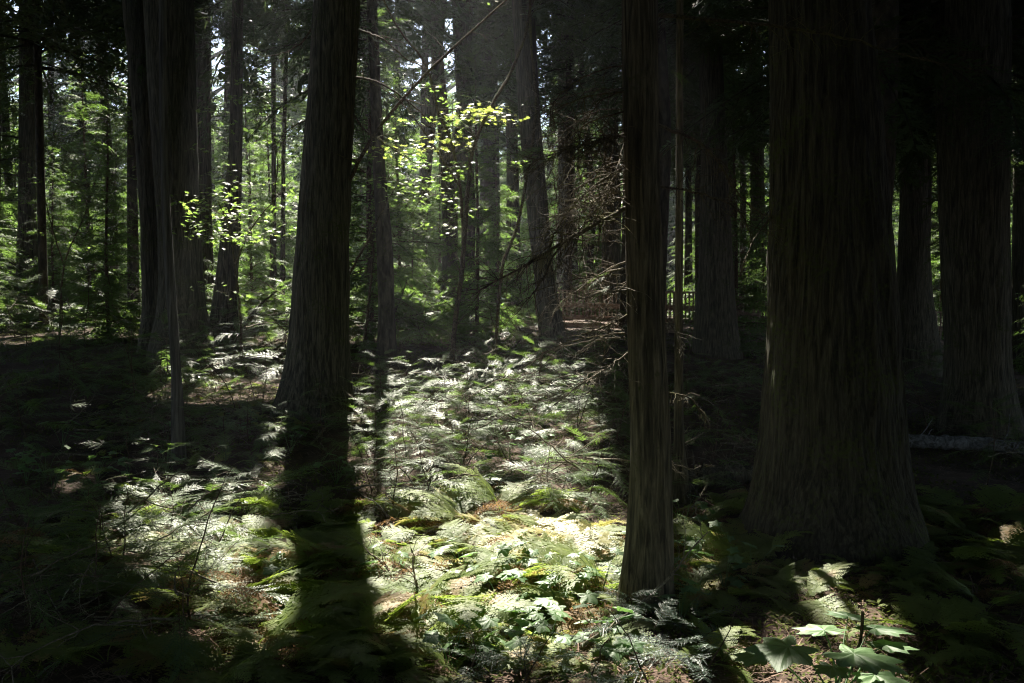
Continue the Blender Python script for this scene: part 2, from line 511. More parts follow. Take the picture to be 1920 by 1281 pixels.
def trunk_part(ax, ztop, mat, na=48, nz=60, amp=.03, freq=9, lobes=0, flare_h=.8, base=np.zeros(3), seed=0, zdense=None, zs=None):
    z0 = ax.z[0]
    if zs is None:
        if zdense:
            zs = np.concatenate([np.linspace(z0, zdense, nz), np.linspace(zdense, ztop, max(8, nz // 5))[1:]])
        else:
            zs = z0 + (ztop - z0) * np.linspace(0, 1, nz) ** 1.3
    th = np.arange(na) / na * 2 * math.pi
    Z, TH = np.meshgrid(zs, th, indexing='ij')
    C = ax.c(zs)
    r = ax.rad(zs)[:, None]
    zb = ax.P[1, 2]
    u = TH / (2 * math.pi)
    warp = (vnoise(u * 6, Z * .35 + seed * 7.3, 6, seed) - .5) * .09 + (vnoise(u * 14, Z * 1.1 + seed, 14, seed + 1) - .5) * .03
    f1, f2 = freq, freq * 3
    u1 = (u + warp)
    n1 = vnoise(u1 * f1, Z * .95 + seed * 3.1, f1, seed + 2)
    n2 = vnoise(u1 * f2, Z * 1.7 + seed * 5.7, f2, seed + 3)
    n3 = vnoise(u1 * f2 * 3, Z * 5, f2 * 3, seed + 4)
    ridge = (1 - np.abs(2 * n1 - 1)) * .5 + (1 - np.abs(2 * n2 - 1)) * .45 + n3 * .2
    rr = r * (1 + .10 * (vnoise(u * 3, Z * .25 + seed, 3, seed + 5) - .5)) + amp * (ridge - .6)
    if lobes:
        fl = np.exp(-np.maximum(Z - zb, 0) / flare_h)
        lob = vnoise(u * lobes + .3, np.zeros_like(Z) + seed, lobes, seed + 6)
        rr = rr * (1 + fl * (lob - .35) * (.3 if r.max() > .45 else .5))
    V = np.stack([C[:, None, 0] + rr * np.cos(TH), C[:, None, 1] + rr * np.sin(TH), Z], -1) - base
    n = len(zs)
    i = np.arange(n - 1)[:, None] * na + np.arange(na)[None]
    j = np.arange(n - 1)[:, None] * na + (np.arange(na)[None] + 1) % na
    Q = np.stack([i, j, j + na, i + na], -1).reshape(-1, 4)
    return (V.reshape(-1, 3), [Q], mat, True)


def axis_px(edges, d, base_py, top, bz=None):
    """edges: (left px, right px, py) seen at depth d, in any order; the lowest is the base."""
    e = sorted(edges, key=lambda t: -t[2])
    P, r = [], []
    for l, rt, py in e:
        p = at((l + rt) / 2, py, d)
        P.append(p); r.append((rt - l) / 2 / F * d)
    if bz is not None:
        P[0][2] = bz
    return Axis(P, r, top)


def wander(p, d, L, n, curl, grav, g=None):
    g = g or rng
    p = np.array(p, float); d = np.array(d, float); d /= np.linalg.norm(d)
    pts = [p.copy()]
    for _ in range(n):
        d = d + g.normal(0, curl, 3); d[2] -= grav; d /= np.linalg.norm(d)
        p = p + d * L / n
        pts.append(p.copy())
    return np.array(pts)


def smooth_line(P, n=24):
    P = np.asarray(P, float)
    t = np.concatenate([[0], np.cumsum(np.linalg.norm(np.diff(P, axis=0), axis=1))]); t /= t[-1]
    Q = np.vstack([2 * P[0] - P[1], P, 2 * P[-1] - P[-2]])
    out = []
    for u in np.linspace(0, 1, n):
        k = min(max(np.searchsorted(t, u, 'right') - 1, 0), len(P) - 2)
        f = (u - t[k]) / max(1e-9, t[k + 1] - t[k])
        a, b, c, e = Q[k], Q[k + 1], Q[k + 2], Q[k + 3]
        out.append(.5 * ((2 * b) + (c - a) * f + (2 * a - 5 * b + 4 * c - e) * f * f + (3 * b - a - 3 * c + e) * f ** 3))
    out = np.array(out)
    ln = np.linalg.norm(np.diff(P, axis=0), axis=1).sum()
    out[1:-1] += rng.normal(0, .004 * min(1, ln), out[1:-1].shape)
    return out


def dead_branch(mb, P, r0, r1, ntw=8, ltw=.4, n=22, curl=.22, grav=.06, tw_r=.0024, sides=6):
    P = smooth_line(P, n)
    mb.tube(P, r0, r1, sides)
    for _ in range(ntw):
        k = rng.integers(2, n - 1)
        T = P[min(k + 1, n - 1)] - P[k - 1]; T /= np.linalg.norm(T)
        d = T * .7 + rng.normal(0, .6, 3)
        l = ltw * rng.uniform(.4, 1.3)
        w = wander(P[k], d, l, 8, curl, grav)
        mb.tube(w, max(tw_r, (r0 + (r1 - r0) * k / n) * .4), .0012, 4)
        if rng.random() < .6:
            w2 = wander(w[4], w[5] - w[4] + rng.normal(0, l * .08, 3), l * .5, 6, curl, grav)
            mb.tube(w2, tw_r * .7, .001, 3)


# ------------------------------------------------------------------ the setting
def build_ground():
    ys = np.concatenate([-np.geomspace(60, 2, 30), np.linspace(-1.5, 18, 170), np.geomspace(18.3, 600, 90)])
    xr = np.concatenate([np.linspace(0, 9, 90), np.geomspace(9.3, 400, 50)])
    xs = np.concatenate([-xr[::-1][:-1], xr])
    X, Y = np.meshgrid(xs, ys, indexing='ij')
    Z = H(X, Y) + (vnoise(X * 9, Y * 9, seed=20) - .5) * .03
    nx, ny = X.shape
    i = np.arange(nx - 1)[:, None] * ny + np.arange(ny - 1)[None]
    Q = np.stack([i, i + ny, i + ny + 1, i + 1], -1).reshape(-1, 4)
    tag(link('ground', mesh_from('ground', [(np.stack([X, Y, Z], -1).reshape(-1, 3), [Q], M_GROUND, True)])), kind='structure')


build_ground()


def build_litter():
    n = 60000
    y = 4.2 + 20 * rng.random(n) ** 1.25
    x = y * rng.uniform(-.62, .62, n)
    z = H(x, y) + rng.uniform(.004, .04, n)
    a = rng.uniform(0, math.pi, n); ln = rng.gamma(2.2, .03, n) + .02; w = rng.uniform(.0015, .004, n)
    dx, dy = np.cos(a) * ln, np.sin(a) * ln
    dz = rng.normal(0, .18, n) * ln
    wx, wy = -np.sin(a) * w, np.cos(a) * w
    A = np.stack([x, y, z], 1); D = np.stack([dx, dy, dz], 1); Wv = np.stack([wx, wy, np.zeros(n)], 1)
    S = np.stack([A - Wv, A + Wv, A + D + Wv, A + D - Wv], 1)
    tag(link('needle_litter', mesh_from('needle_litter', [soup(S, M_LITTER)])), kind='stuff')
    # low moss, small leaves and needles between the plants
    n = 170000
    y = 4.4 + 23 * rng.random(n) ** 1.15
    x = y * rng.uniform(-.62, .62, n)
    keep = vnoise(x * 1.4 + 8, y * 1.4 + 8, seed=22) > .36
    x, y = x[keep], y[keep]; n = len(x)
    z = H(x, y) + rng.uniform(.0, .1, n) * vnoise(x * 3, y * 3, seed=23)
    c = np.stack([x, y, z], 1)
    a = rng.uniform(0, 2 * math.pi, n); ti = rng.normal(0, .5, n); s = rng.uniform(.008, .026, n)[:, None]
    E = np.stack([np.cos(a), np.sin(a), ti], 1) * s
    Fv = np.stack([-np.sin(a), np.cos(a), rng.normal(0, .4, n)], 1) * s * .45
    S = np.stack([c, c + E + Fv, c + 2 * E, c + E - Fv], 1)
    tag(link('ground_cover', mesh_from('ground_cover', [soup(S, M_MOSSY)])), kind='stuff')


build_litter()

# ------------------------------------------------------------------ trees named in the picture
LAND = []        # (px, phrase) landmarks for labels


def tree(name, label, edges, d=None, top=28, mat=None, na=64, nz=90, amp=.02, freq=9, lobes=0, flare=.8, crown=None, group=None, seed=0, cat='tree', branches=(), base_px=None,
         dead=False, zdense=None, land=None, sat=10):
    low = max(edges, key=lambda t: t[2])
    bpx = base_px or ((low[0] + low[1]) / 2, low[2])
    g = ground_hit(*bpx)
    d = d or g[1]
    ax = axis_px(edges, d, low[2], top)
    b0 = ax.P[1]
    gz = float(H(b0[0], b0[1]))
    ax.P[0][2] = min(ax.P[0][2], gz - .3); ax.z = ax.P[:, 2]
    base = np.array([b0[0], b0[1], gz])
    t = thing(name, label, cat, base, group)
    zt = ax.z[-1]
    link('trunk', mesh_from('trunk', [trunk_part(ax, zt, mat or M_BARK, na, nz, amp, freq, lobes, flare, base, seed, zdense)]), t)
    if crown:
        z0, z1, rm, nb = crown
        l, s = crown_parts(lambda z: ax.c(np.array(z)), z0, min(z1, zt), rm, nb, base=base)
        link('crown', mesh_from('crown', [soup(l, M_CANOPY), soup(s, M_BARK_FIR)]), t)
    for b in branches:
        mb = MB()
        pts = [at(px, py, d + dd) for px, py, dd in b['p']]
        dead_branch(mb, pts, b.get('r', .02), b.get('r1', .004), b.get('n', 8), b.get('l', .4), curl=b.get('curl', .22), grav=b.get('grav', .06))
        Pt = mb.part(b.get('m', M_MSTEM)); Pt = (Pt[0] - base,) + Pt[1:]
        parts = [Pt]
        if b.get('lich'):
            parts.append(soup(lichen_soup(smooth_line(pts, 30), *b['lich']) - base, M_LICHEN))
        link('branch', mesh_from('branch', parts), t)
    if land: LAND.append(((low[0] + low[1]) / 2, land))
    return t, ax, d, base


def lichen_soup(P, f0, f1, n, ln):
    """Thin wavy strands hung in uneven tufts."""
    S = []
    tufts = [(rng.uniform(f0, f1), rng.uniform(.15, 1) ** 1.5, rng.uniform(.004, .03)) for _ in range(max(3, n // 9))]
    for _ in range(n * 3):
        u, q, sp_ = tufts[rng.integers(len(tufts))]
        u = np.clip(u + rng.normal(0, .012), 0, .999) * (len(P) - 1)
        k = min(int(u), len(P) - 2)
        p = P[k] + (P[k + 1] - P[k]) * (u - k) + rng.normal(0, sp_ * .5, 3)
        L_ = ln * q * rng.uniform(.3, 1.2)
        pts = wander(p, (rng.normal(0, .3), rng.normal(0, .3), -1), L_, 5, .35, .25)
        a = rng.uniform(0, math.pi); Wv = np.array([math.cos(a), math.sin(a), 0]) * rng.uniform(.0008, .0025)
        for m in range(5):
            w0, w1 = 1 - m / 6, 1 - (m + 1) / 6
            S.append([pts[m] - Wv * w0, pts[m] + Wv * w0, pts[m + 1] + Wv * w1, pts[m + 1] - Wv * w1])
    return np.array(S)


TR = 'trees of the dark stand behind the clearing'
# slender cedar, front right of centre
T1_BR = [
    dict(p=[(1172, 252, 0), (1130, 262, -.2), (1080, 275, -.3), (1030, 292, -.35)], r=0.0130, n=89, l=.42, curl=.3),
    dict(p=[(1172, 312, 0), (1120, 345, -.1), (1070, 390, -.2), (1040, 440, -.25), (1028, 470, -.3)], r=0.0094, n=41, l=.35),
    dict(p=[(1174, 390, 0), (1110, 425, -.3), (1050, 458, -.5), (980, 500, -.6), (915, 535, -.7), (893, 560, -.7)], r=0.0158, n=50, l=.35, lich=(.45, .9, 90, .2)),
    dict(p=[(1060, 450, -.5), (1035, 485, -.6), (1020, 520, -.6), (992, 560, -.6)], r=0.0072, n=16, l=.2),
    dict(p=[(1172, 345, 0), (1110, 370, .2), (1060, 400, .3), (1035, 405, .4)], r=0.0065, n=31, l=.3, m=M_TWIG),
    dict(p=[(1176, 490, 0), (1140, 505, .1), (1090, 540, .1), (1050, 570, .2), (1030, 610, .2)], r=0.0065, n=35, l=.3, m=M_TWIG),
    dict(p=[(1176, 545, 0), (1130, 548, -.1), (1090, 560, -.2), (1075, 545, -.2)], r=0.0101, n=45, l=.3, m=M_TWIG),
    dict(p=[(1178, 590, 0), (1140, 610, -.1), (1100, 625, -.2), (1090, 627, -.2)], r=0.0086, n=20, l=.25),
    dict(p=[(1168, 205, 0), (1120, 208, .1), (1060, 245, .1), (1030, 290, .1), (1000, 320, 0), (972, 302, 0)], r=0.0050, r1=.002, n=31, l=.3, m=M_TWIG, curl=.35),
    dict(p=[(1170, 270, 0), (1150, 330, -.2), (1100, 390, -.3), (1070, 330, -.3)], r=0.0043, r1=.002, n=35, l=.3, m=M_TWIG, curl=.4),
    dict(p=[(1180, 660, 0), (1140, 690, -.1), (1090, 720, -.2), (1040, 760, -.2)], r=0.0058, n=31, l=.3, m=M_TWIG),
    dict(p=[(1235, 235, 0), (1300, 262, .1), (1345, 300, .2), (1390, 370, .3), (1452, 416, .4)], r=0.0115, n=41, l=.3),
    dict(p=[(1232, 28, 0), (1340, 38, .1), (1460, 50, .1), (1560, 66, .1), (1700, 104, .1), (1850, 135, .1)], r=0.0144, n=45, l=.35),
    dict(p=[(1238, 350, 0), (1300, 360, -.1), (1370, 385, -.1), (1400, 420, -.1), (1412, 460, -.1)], r=0.0086, n=31, l=.3),
    dict(p=[(1250, 735, 0), (1290, 745, 0), (1310, 765, 0), (1328, 795, 0)], r=0.0072, n=16, l=.15),
    dict(p=[(1242, 590, 0), (1262, 615, 0), (1285, 650, 0)], r=0.0043, n=14, l=.15, m=M_TWIG),
]
for _ in range(18):
    py_ = rng.uniform(120, 640); ox = rng.uniform(60, 210); dn = rng.uniform(40, 170); dz = rng.uniform(-.5, .5)
    T1_BR.append(dict(p=[(1172, py_, 0), (1172 - ox * .5, py_ + dn * .15, dz * .5), (1172 - ox * .9, py_ + dn * .5, dz * .9), (1172 - ox + rng.normal(0, 12), py_ + dn, dz)], r=.006, r1=.0015, n=13, l=.34,
                      m=M_TWIG if rng.random() < .5 else M_MSTEM, curl=.28, grav=.12))
t1, ax1, d1, b1 = tree('slender_cedar', 'slender brown cedar trunk with bare mossy branches, rising from the edge of the sunlit ferns',
     [(1166, 1230, -160), (1165, 1230, 0), (1170, 1234, 250), (1174, 1240, 500), (1182, 1252, 750), (1189, 1262, 880), (1177, 1262, 1000), (1170, 1262, 1080), (1160, 1272, 1145)],
     top=22, mat=M_BARK_RED, na=160, nz=240, amp=.016, freq=9, lobes=6, flare=.26, crown=(8, 22, 2.2, 130), seed=1, zdense=4.6, branches=T1_BR, land='the slender cedar')
t2, ax2, d2, b2 = tree('massive_cedar', 'massive cedar with deeply ridged bark and a flared root base, widest trunk in the wood',
     [(1449, 1610, -160), (1447, 1625, 0), (1447, 1655, 300), (1443, 1672, 550), (1437, 1684, 760), (1426, 1698, 890), (1404, 1716, 975), (1385, 1745, 1025)], base_px=(1575, 1020),
     top=38, mat=M_BARK_OLD, na=360, nz=320, amp=.065, freq=17, lobes=7, flare=.35, crown=(11, 38, 4.6, 340), seed=2, zdense=6.0, land='the massive cedar',
     branches=[dict(p=[(1448, 405, 0), (1420, 440, -.8), (1400, 480, -1), (1385, 520, -1)], r=.012, n=6, l=.25)])
t3, ax3, d3, b3 = tree('tall_cedar', 'tall straight cedar whose long shadow splits the sunlit undergrowth in two',
     [(604, 676, -160), (590, 674, 0), (578, 665, 180), (560, 656, 400), (545, 654, 600), (536, 656, 690), (516, 668, 772)],
     top=36, na=256, nz=240, amp=.035, freq=13, lobes=6, flare=.4, crown=(13, 36, 3.8, 200), seed=3, zdense=8, land='the shadow-casting cedar',
     branches=[dict(p=[(655, 340, 0), (700, 255, -.3), (770, 170, -.5), (860, 80, -.7), (950, 0, -.8)], r=.03, r1=.012, n=10, l=.6),
               dict(p=[(668, 55, 0), (720, 75, -.3), (760, 110, -.4), (805, 130, -.5)], r=.02, n=8, l=.5),
               dict(p=[(664, 145, 0), (710, 155, -.3), (765, 190, -.5), (800, 225, -.6), (830, 290, -.7)], r=.02, n=10, l=.5),
               dict(p=[(655, 200, 0), (680, 240, .2), (730, 275, .2), (800, 320, .2)], r=.016, n=8, l=.5),
               dict(p=[(652, 520, 0), (690, 450, .2), (720, 390, .3), (748, 340, .3)], r=.02, n=8, l=.5),
               dict(p=[(590, 45, 0), (565, 80, -.2), (530, 100, -.3), (500, 105, -.3)], r=.016, n=6, l=.4),
               dict(p=[(575, 225, 0), (545, 240, .1), (525, 262, .1), (500, 300, .1)], r=.01, n=6, l=.3)])
t4, ax4, d4, b4 = tree('twin_cedar', 'left half of the pair of broad dark cedar trunks, leaning left behind the grey pole',
     [(222, 268, -160), (230, 273, 0), (250, 303, 200), (264, 318, 400), (270, 326, 580), (258, 334, 648)], d=20, top=34, na=128, nz=140, amp=.03, freq=11, lobes=5, flare=.5,
     crown=(11, 34, 3.7, 190), seed=4, zdense=9)
t4b, *_ = tree('twin_cedar', 'right half of the pair of broad dark cedar trunks, upright and flared at its foot',
     [(266, 356, -160), (272, 361, 0), (286, 369, 250), (296, 373, 400), (302, 381, 560), (284, 398, 662)], d=19, top=37, na=160, nz=160, amp=.035, freq=13, lobes=6, flare=.5,
     crown=(11, 37, 3.7, 190), seed=5, zdense=9, land='the twin cedars')
t4c, *_ = tree('cedar_tree', 'dark trunk half hidden close behind the pair of broad twin cedars',
     [(348, 388, -160), (355, 392, 0), (360, 396, 380), (362, 402, 560), (352, 410, 632)], d=25, top=32, na=96, nz=110, amp=.025, freq=11, lobes=5, crown=(9, 32, 3.4, 180), seed=6, zdense=10, group=TR)
tree('dead_pole', 'thin bare grey dead pole standing in front of the twin dark cedars',
     [(297, 311, -160), (298, 312, 0), (300, 314, 300), (306, 323, 450), (312, 330, 560), (322, 340, 700), (320, 350, 862)], top=9, mat=M_GREY, na=40, nz=160, amp=.006, freq=7, seed=7,
     land='the grey pole', cat='dead tree')
tree('far_cedar', 'straight black trunk beyond the leafy bushes, well left of the twin cedars',
     [(38, 62, -160), (37, 63, 0), (36, 67, 400), (31, 73, 560), (22, 82, 608)], d=30, top=32, na=72, nz=90, amp=.02, freq=11, lobes=5, crown=(5, 32, 3.6, 220), seed=8, zdense=12, group=TR,
     land='the black trunk')
tree('hulking_cedar', 'hulking black cedar trunk behind the fallen grey log, almost lost in shade',
     [(1745, 1880, -160), (1752, 1890, 0), (1765, 1887, 400), (1778, 1893, 700), (1762, 1908, 808)], top=36, na=192, nz=160, amp=.04, freq=13, lobes=6, flare=.5, crown=(5, 36, 4.4, 300), seed=9,
     zdense=7, land='the hulking cedar')
tree('cedar_tree', 'dark trunk in front of the boardwalk railing, just past the massive ridged cedar',
     [(1692, 1738, -160), (1690, 1738, 0), (1688, 1738, 400), (1682, 1744, 560), (1674, 1752, 645)], d=22, top=32, na=96, nz=100, amp=.025, freq=11, lobes=5, crown=(6, 32, 3.6, 200), seed=10, zdense=9, group=TR)
BT = [
    ('tall thin trunk with a sunlit edge, next right of the tall shadow-casting cedar', [(688, 706, 0), (695, 715, 200), (700, 722, 330), (706, 735, 450), (710, 740, 600), (704, 745, 684)], 'M_BARK_FIR', 7),
    ('lightly leaning sunlit trunk between two upright ones, behind the yellow maple leaves', [(822, 838, 0), (800, 820, 200), (790, 806, 350), (776, 797, 500), (768, 795, 605)], 'M_BARK_FIR', 10),
    ('straight dim trunk behind the base of the yellow-leaved maple', [(800, 820, 0), (826, 850, 300), (830, 852, 480), (826, 856, 612)], 'M_BARK_FIR', 9),
    ('straight dark trunk directly behind the forked maple stem', [(868, 886, 0), (866, 884, 250), (868, 888, 450), (864, 894, 617)], 'M_BARK', 9),
    ('thinnest of the trunks right of the forked maple stem', [(918, 930, 0), (920, 936, 300), (924, 940, 584)], 'M_BARK_FIR', 8),
    ('slim dark trunk behind the hanging lichen', [(945, 962, 0), (950, 972, 300), (948, 980, 592)], 'M_BARK_FIR', 8),
    ('dark trunk that sweeps to the right at its foot, left of the slender brown cedar', [(960, 1000, 0), (975, 1015, 250), (990, 1030, 420), (1003, 1040, 530), (1012, 1066, 655)], 'M_BARK', 9),
    ('thick dark trunk crossed by the mossy dead branches', [(1045, 1076, 0), (1047, 1078, 350), (1042, 1086, 592)], 'M_BARK', 8),
    ('dark trunk close to the slender brown cedar, behind the boardwalk rail', [(1130, 1158, 0), (1130, 1160, 350), (1126, 1166, 602)], 'M_BARK', 9),
    ('broad dark trunk standing on the near side of the boardwalk', [(1310, 1350, 0), (1315, 1362, 300), (1312, 1372, 480), (1296, 1384, 662)], 'M_BARK', 8),
    ('dark trunk seen against green leaves, tucked behind a broader one near the boardwalk', [(1358, 1378, 0), (1358, 1378, 350), (1354, 1382, 600)], 'M_BARK_FIR', 8),
    ('upright dark trunk next left of the massive ridged cedar', [(1405, 1428, 0), (1408, 1434, 400), (1400, 1442, 612)], 'M_BARK', 8),
    ('slim black trunk with side twigs, between the straight black trunk and the twin cedars', [(143, 157, 0), (148, 163, 250), (153, 172, 400), (152, 184, 586)], 'M_BARK_FIR', 8),
    ('thin pole-like trunk just right of the straight black trunk', [(88, 99, 0), (92, 104, 400), (90, 110, 588)], 'M_BARK_FIR', 7),
    ('thin dark stem left of the tall shadow-casting cedar', [(508, 516, 0), (509, 517, 300), (508, 519, 606)], 'M_BARK_FIR', 6),
    ('thinner of the two dark stems behind the tall shadow-casting cedar', [(536, 543, 0), (528, 535, 300), (524, 534, 606)], 'M_BARK_FIR', 6),
    ('dark trunk that curves above its thick foot, right of the twin cedars', [(436, 456, 0), (430, 454, 280), (414, 450, 450), (402, 443, 540), (388, 448, 646)], 'M_BARK', 9),
    ('thin trunk just right of the slender brown cedar, against the dark', [(1284, 1294, 0), (1286, 1296, 300), (1282, 1300, 596)], 'M_BARK_FIR', 7),
    ('thin straight trunk between the boardwalk and the massive ridged cedar', [(1338, 1346, 0), (1388, 1398, 300), (1386, 1400, 600)], 'M_BARK_FIR', 7),
    ('narrow trunk behind the hulking black cedar, against leaf light', [(1748, 1760, 300), (1746, 1762, 450), (1742, 1766, 606)], 'M_BARK_FIR', 8),
    ('dark edge trunk right of the hulking black cedar', [(1900, 1940, 0), (1902, 1942, 350), (1896, 1950, 690)], 'M_BARK', 9),
]
for i, (lab, ed, mn, z0) in enumerate(BT):
    low = max(ed, key=lambda t: t[2])
    g = ground_hit((low[0] + low[1]) / 2, low[2])
    dd = float(np.clip(g[1], 16, 40))
    tree('conifer_tree', lab, ed, d=dd, top=rng.uniform(22, 31) if i else 11, mat=globals()[mn], na=56, nz=70, amp=.015, freq=9, lobes=4, flare=.35,
         crown=(z0 * .75 + dd * .05, 31, rng.uniform(2.5, 3.4), 240), seed=12 + i, zdense=dd * .42, group=TR)
# young stem right of the slender cedar
tree('young_cedar', 'thin mossy young cedar stem close behind the slender brown cedar',
     [(1268, 1281, -100), (1268, 1281, 200), (1265, 1280, 600), (1263, 1282, 860), (1255, 1300, 936)], top=12, mat=M_BARK_RED, na=40, nz=120, amp=.006, freq=7, seed=40, zdense=5, crown=(6.5, 12, 1.5, 30))

# more of the stand: tall conifers farther off and round the clearing, for the light and the depth
k = 0
spots_tall = [(-.47, 26), (-.40, 37), (-.33, 33), (-.30, 48), (-.17, 41), (-.115, 47), (-.06, 36), (-.03, 44), (.055, 33), (.09, 44), (.115, 28), (.15, 38), (.19, 33), (.215, 45), (.27, 29), (.31, 41),
              (.36, 34), (.43, 40), (.47, 27), (.52, 36), (.41, 22), (-.55, 38), (-.235, 56), (.12, 58), (.25, 57), (.38, 54), (.31, 14.5), (.325, 18), (.36, 24), (-.345, 25), (-.335, 30), (-.183, 23), (-.19, 31), (.62, 13), (.66, 17), (.7, 22), (.46, 17.5), (.60, 28), (-.64, 14), (-.66, 20), (-.62, 27), (-.7, 34), (-.145, 33), (-.125, 52), (-.09, 39), (-.075, 50), (-.045, 31), (-.02, 34), (.035, 48), (.075, 38), (.135, 50), (.105, 35), (.175, 47), (.137, 16.5), (.141, 22), (.138, 27), (.35, 12.8), (-.28, 40), (-.52, 45), (-.50, 33), (-.43, 45), (-.38, 30)]
words = ['far off', 'deep in the wood', 'among the farther trees']
for t_, y_ in spots_tall:
    x_ = t_ * y_
    gz = float(H(x_, y_)); r_ = rng.uniform(.09, .21); top = rng.uniform(22, 30)
    ax = Axis([[x_, y_, gz], [x_ + rng.normal(0, .1), y_, gz + 4], [x_ + rng.normal(0, .25), y_, gz + 10]], [r_ * 1.15, r_, r_ * .85], gz + top)
    base = np.array([x_, y_, gz])
    px = to_px(x_, y_)
    a = min(LAND, key=lambda q: abs(q[0] - px))
    side = 'left' if px < a[0] else 'right'
    t = thing('conifer_tree', f'{"slim" if r_ < .2 else "sturdy"} dark conifer {words[k % 3]}, standing {side} of {a[1]}', 'tree', base, 'farther conifers of the stand')
    link('trunk', mesh_from('trunk', [trunk_part(ax, ax.z[-1], M_BARK_FIR, 32, 50, .012, 7, 4, .4, base, 40 + k, 16)]), t)
    z0 = gz + (rng.uniform(5, 8) if t_ > .02 else rng.uniform(6, 10))
    l, s = crown_parts(lambda z: ax.c(np.array(z)), z0, gz + top, rng.uniform(2.8, 3.8), 260, base=base)
    link('crown', mesh_from('crown', [soup(l, M_CANOPY), soup(s, M_BARK_FIR)]), t)
    k += 1
# unseen trees added beside and behind the camera to cut the sky light
proto_side = None
for x_, y_ in [(-11, 3), (-13, 11), (-8, -6), (-3.5, -9), (3, -8), (8, -5), (11, 2), (14, 9), (15, 0), (-14, -2), (0, -15), (9, -12), (-9, -14), (14, 16), (-17, 19), (17, 23), (-22, 27), (20, 8), (-20, 9), (18, -9), (-18, -9), (22, 32), (-28, 36)]:
    if proto_side is None:
        ax = Axis([[0, 0, 0], [0, .1, 5], [.2, 0, 12]], [.42, .36, .3], 30)
        tm = mesh_from('trunk', [trunk_part(ax, 30, M_BARK, 40, 50, .02, 9, 5, .5, seed=50)])
        l, s = crown_parts(lambda z: ax.c(np.array(z)), 4.5, 30, 5.2, 240, prune=False, zfine=99)
        cm = mesh_from('crown', [soup(l, M_CANOPY), soup(s, M_BARK_FIR)])
        proto_side = 1
    t = thing('conifer_tree', 'unseen dark cedar added beside or behind the viewpoint to shade the wood', 'tree', (x_, y_, float(H(x_, y_))), 'unseen cedars added around the viewpoint for shade', rng.uniform(0, 6.28))
    link('trunk', tm, t); link('crown', cm, t)

l, s = crown_parts(lambda z: ax.c(np.array(z)), 9.5, 30, 5.4, 260, prune=False, zfine=99)
cm2 = mesh_from('crown', [soup(l, M_CANOPY), soup(s, M_BARK_FIR)])
for x_, y_ in [(-4.2, .4), (4.4, .2), (.6, -4), (-7, 6.3), (7.6, 6.6), (-5, -4), (5.5, -4.5), (-10, -1), (10, -2), (0, -10), (-6, -10), (6, -9)]:  # more unseen trees, added so their crowns close off the sky overhead
    t = thing('conifer_tree', 'unseen dark cedar added beside or behind the viewpoint to shade the wood', 'tree', (x_, y_, float(H(x_, y_))), 'unseen cedars added around the viewpoint for shade', rng.uniform(0, 6.28))
    link('trunk', tm, t); link('crown', cm2, t)

# ------------------------------------------------------------------ young conifers in the sunlit background
UND = []
for v in range(5):
    h = 8.0
    ax = Axis([[0, 0, 0], [.05, 0, 3], [0, .1, 6]], [.06, .05, .03], h)
    l, s = crown_parts(lambda z: ax.c(np.array(z)), 0.25, h, rng.uniform(1.6, 2.3), 170, prune=False, zfine=99, shape='young')
    UND.append((mesh_from('trunk', [trunk_part(ax, h, M_STEM, 12, 24, .004, 5, seed=55 + v)]), mesh_from('crown', [soup(l, M_UNDER), soup(s, M_STEM)])))


def where(px):
    L_ = sorted(LAND)
    lo = [q for q in L_ if q[0] <= px]; hi = [q for q in L_ if q[0] > px]
    if lo and hi: return f'between {lo[-1][1]} and {hi[0][1]}'
    return f'left of {hi[0][1]}' if hi else f'right of {lo[-1][1]}'


cand = []
tries = 0
while len(cand) < 115 and tries < 6000:
    tries += 1
    y_ = rng.uniform(21, 62); t_ = rng.uniform(-.58, .56)
    if t_ > .05 and rng.random() < .45: continue
    x_ = t_ * y_
    if t_ > .0 and t_ < .5 and 22 < y_ < 33: continue     # the boardwalk
    if 30 < y_ < 44 and abs(x_ - 2.0 + .15 * (y_ - 30)) < 2.0: continue
    if all((x_ - a) ** 2 + (y_ - b) ** 2 > (1.3 + y_ * .02) ** 2 for a, b in cand):
        cand.append((x_, y_))
for i, (x_, y_) in enumerate(cand):
    v = UND[rng.integers(5)]
    s_ = rng.uniform(.45, 1.15) * (1 + .4 * (y_ > 40))
    sz = 'waist-high' if s_ < .3 else 'small' if s_ < .65 else 'young' if s_ < 1 else 'tall young'
    t = thing('young_conifer', f'{sz} green conifer lit far back, {where(to_px(x_, y_))}', 'young tree', (x_, y_, float(H(x_, y_)) - .05), 'young conifers lit in the background', rng.uniform(0, 6.28))
    t.scale = (s_, s_, s_)
    link('trunk', v[0], t); link('crown', v[1], t)
# the far wood that closes the view
S1, S2 = [], []
for i in range(230):
    y_ = rng.uniform(62, 105); x_ = y_ * rng.uniform(-.75, .75)
    hh = rng.uniform(12, 25)
    gz = float(H(x_, y_))
    for b in range(70):
        q = rng.random() ** 1.2
        l, s = COARSE[rng.integers(5)]
        S1.append(place(l, np.array([x_, y_, gz + .4 + hh * q]), rng.uniform(0, 6.28), R(rng.normal(0, 15)), R(rng.normal(0, 20)), 3.4 * (1 - q * .72)))
    S2.append(place(COARSE[0][1] * np.array([1, 3, 3]), np.array([x_, y_, gz]), 0, R(89), 0, hh))
tag(link('far_wood', mesh_from('far_wood', [soup(np.concatenate(S1), M_UNDER), soup(np.concatenate(S2), M_BARK_FIR)])), kind='stuff')
print('far wood', len(np.concatenate(S1)))


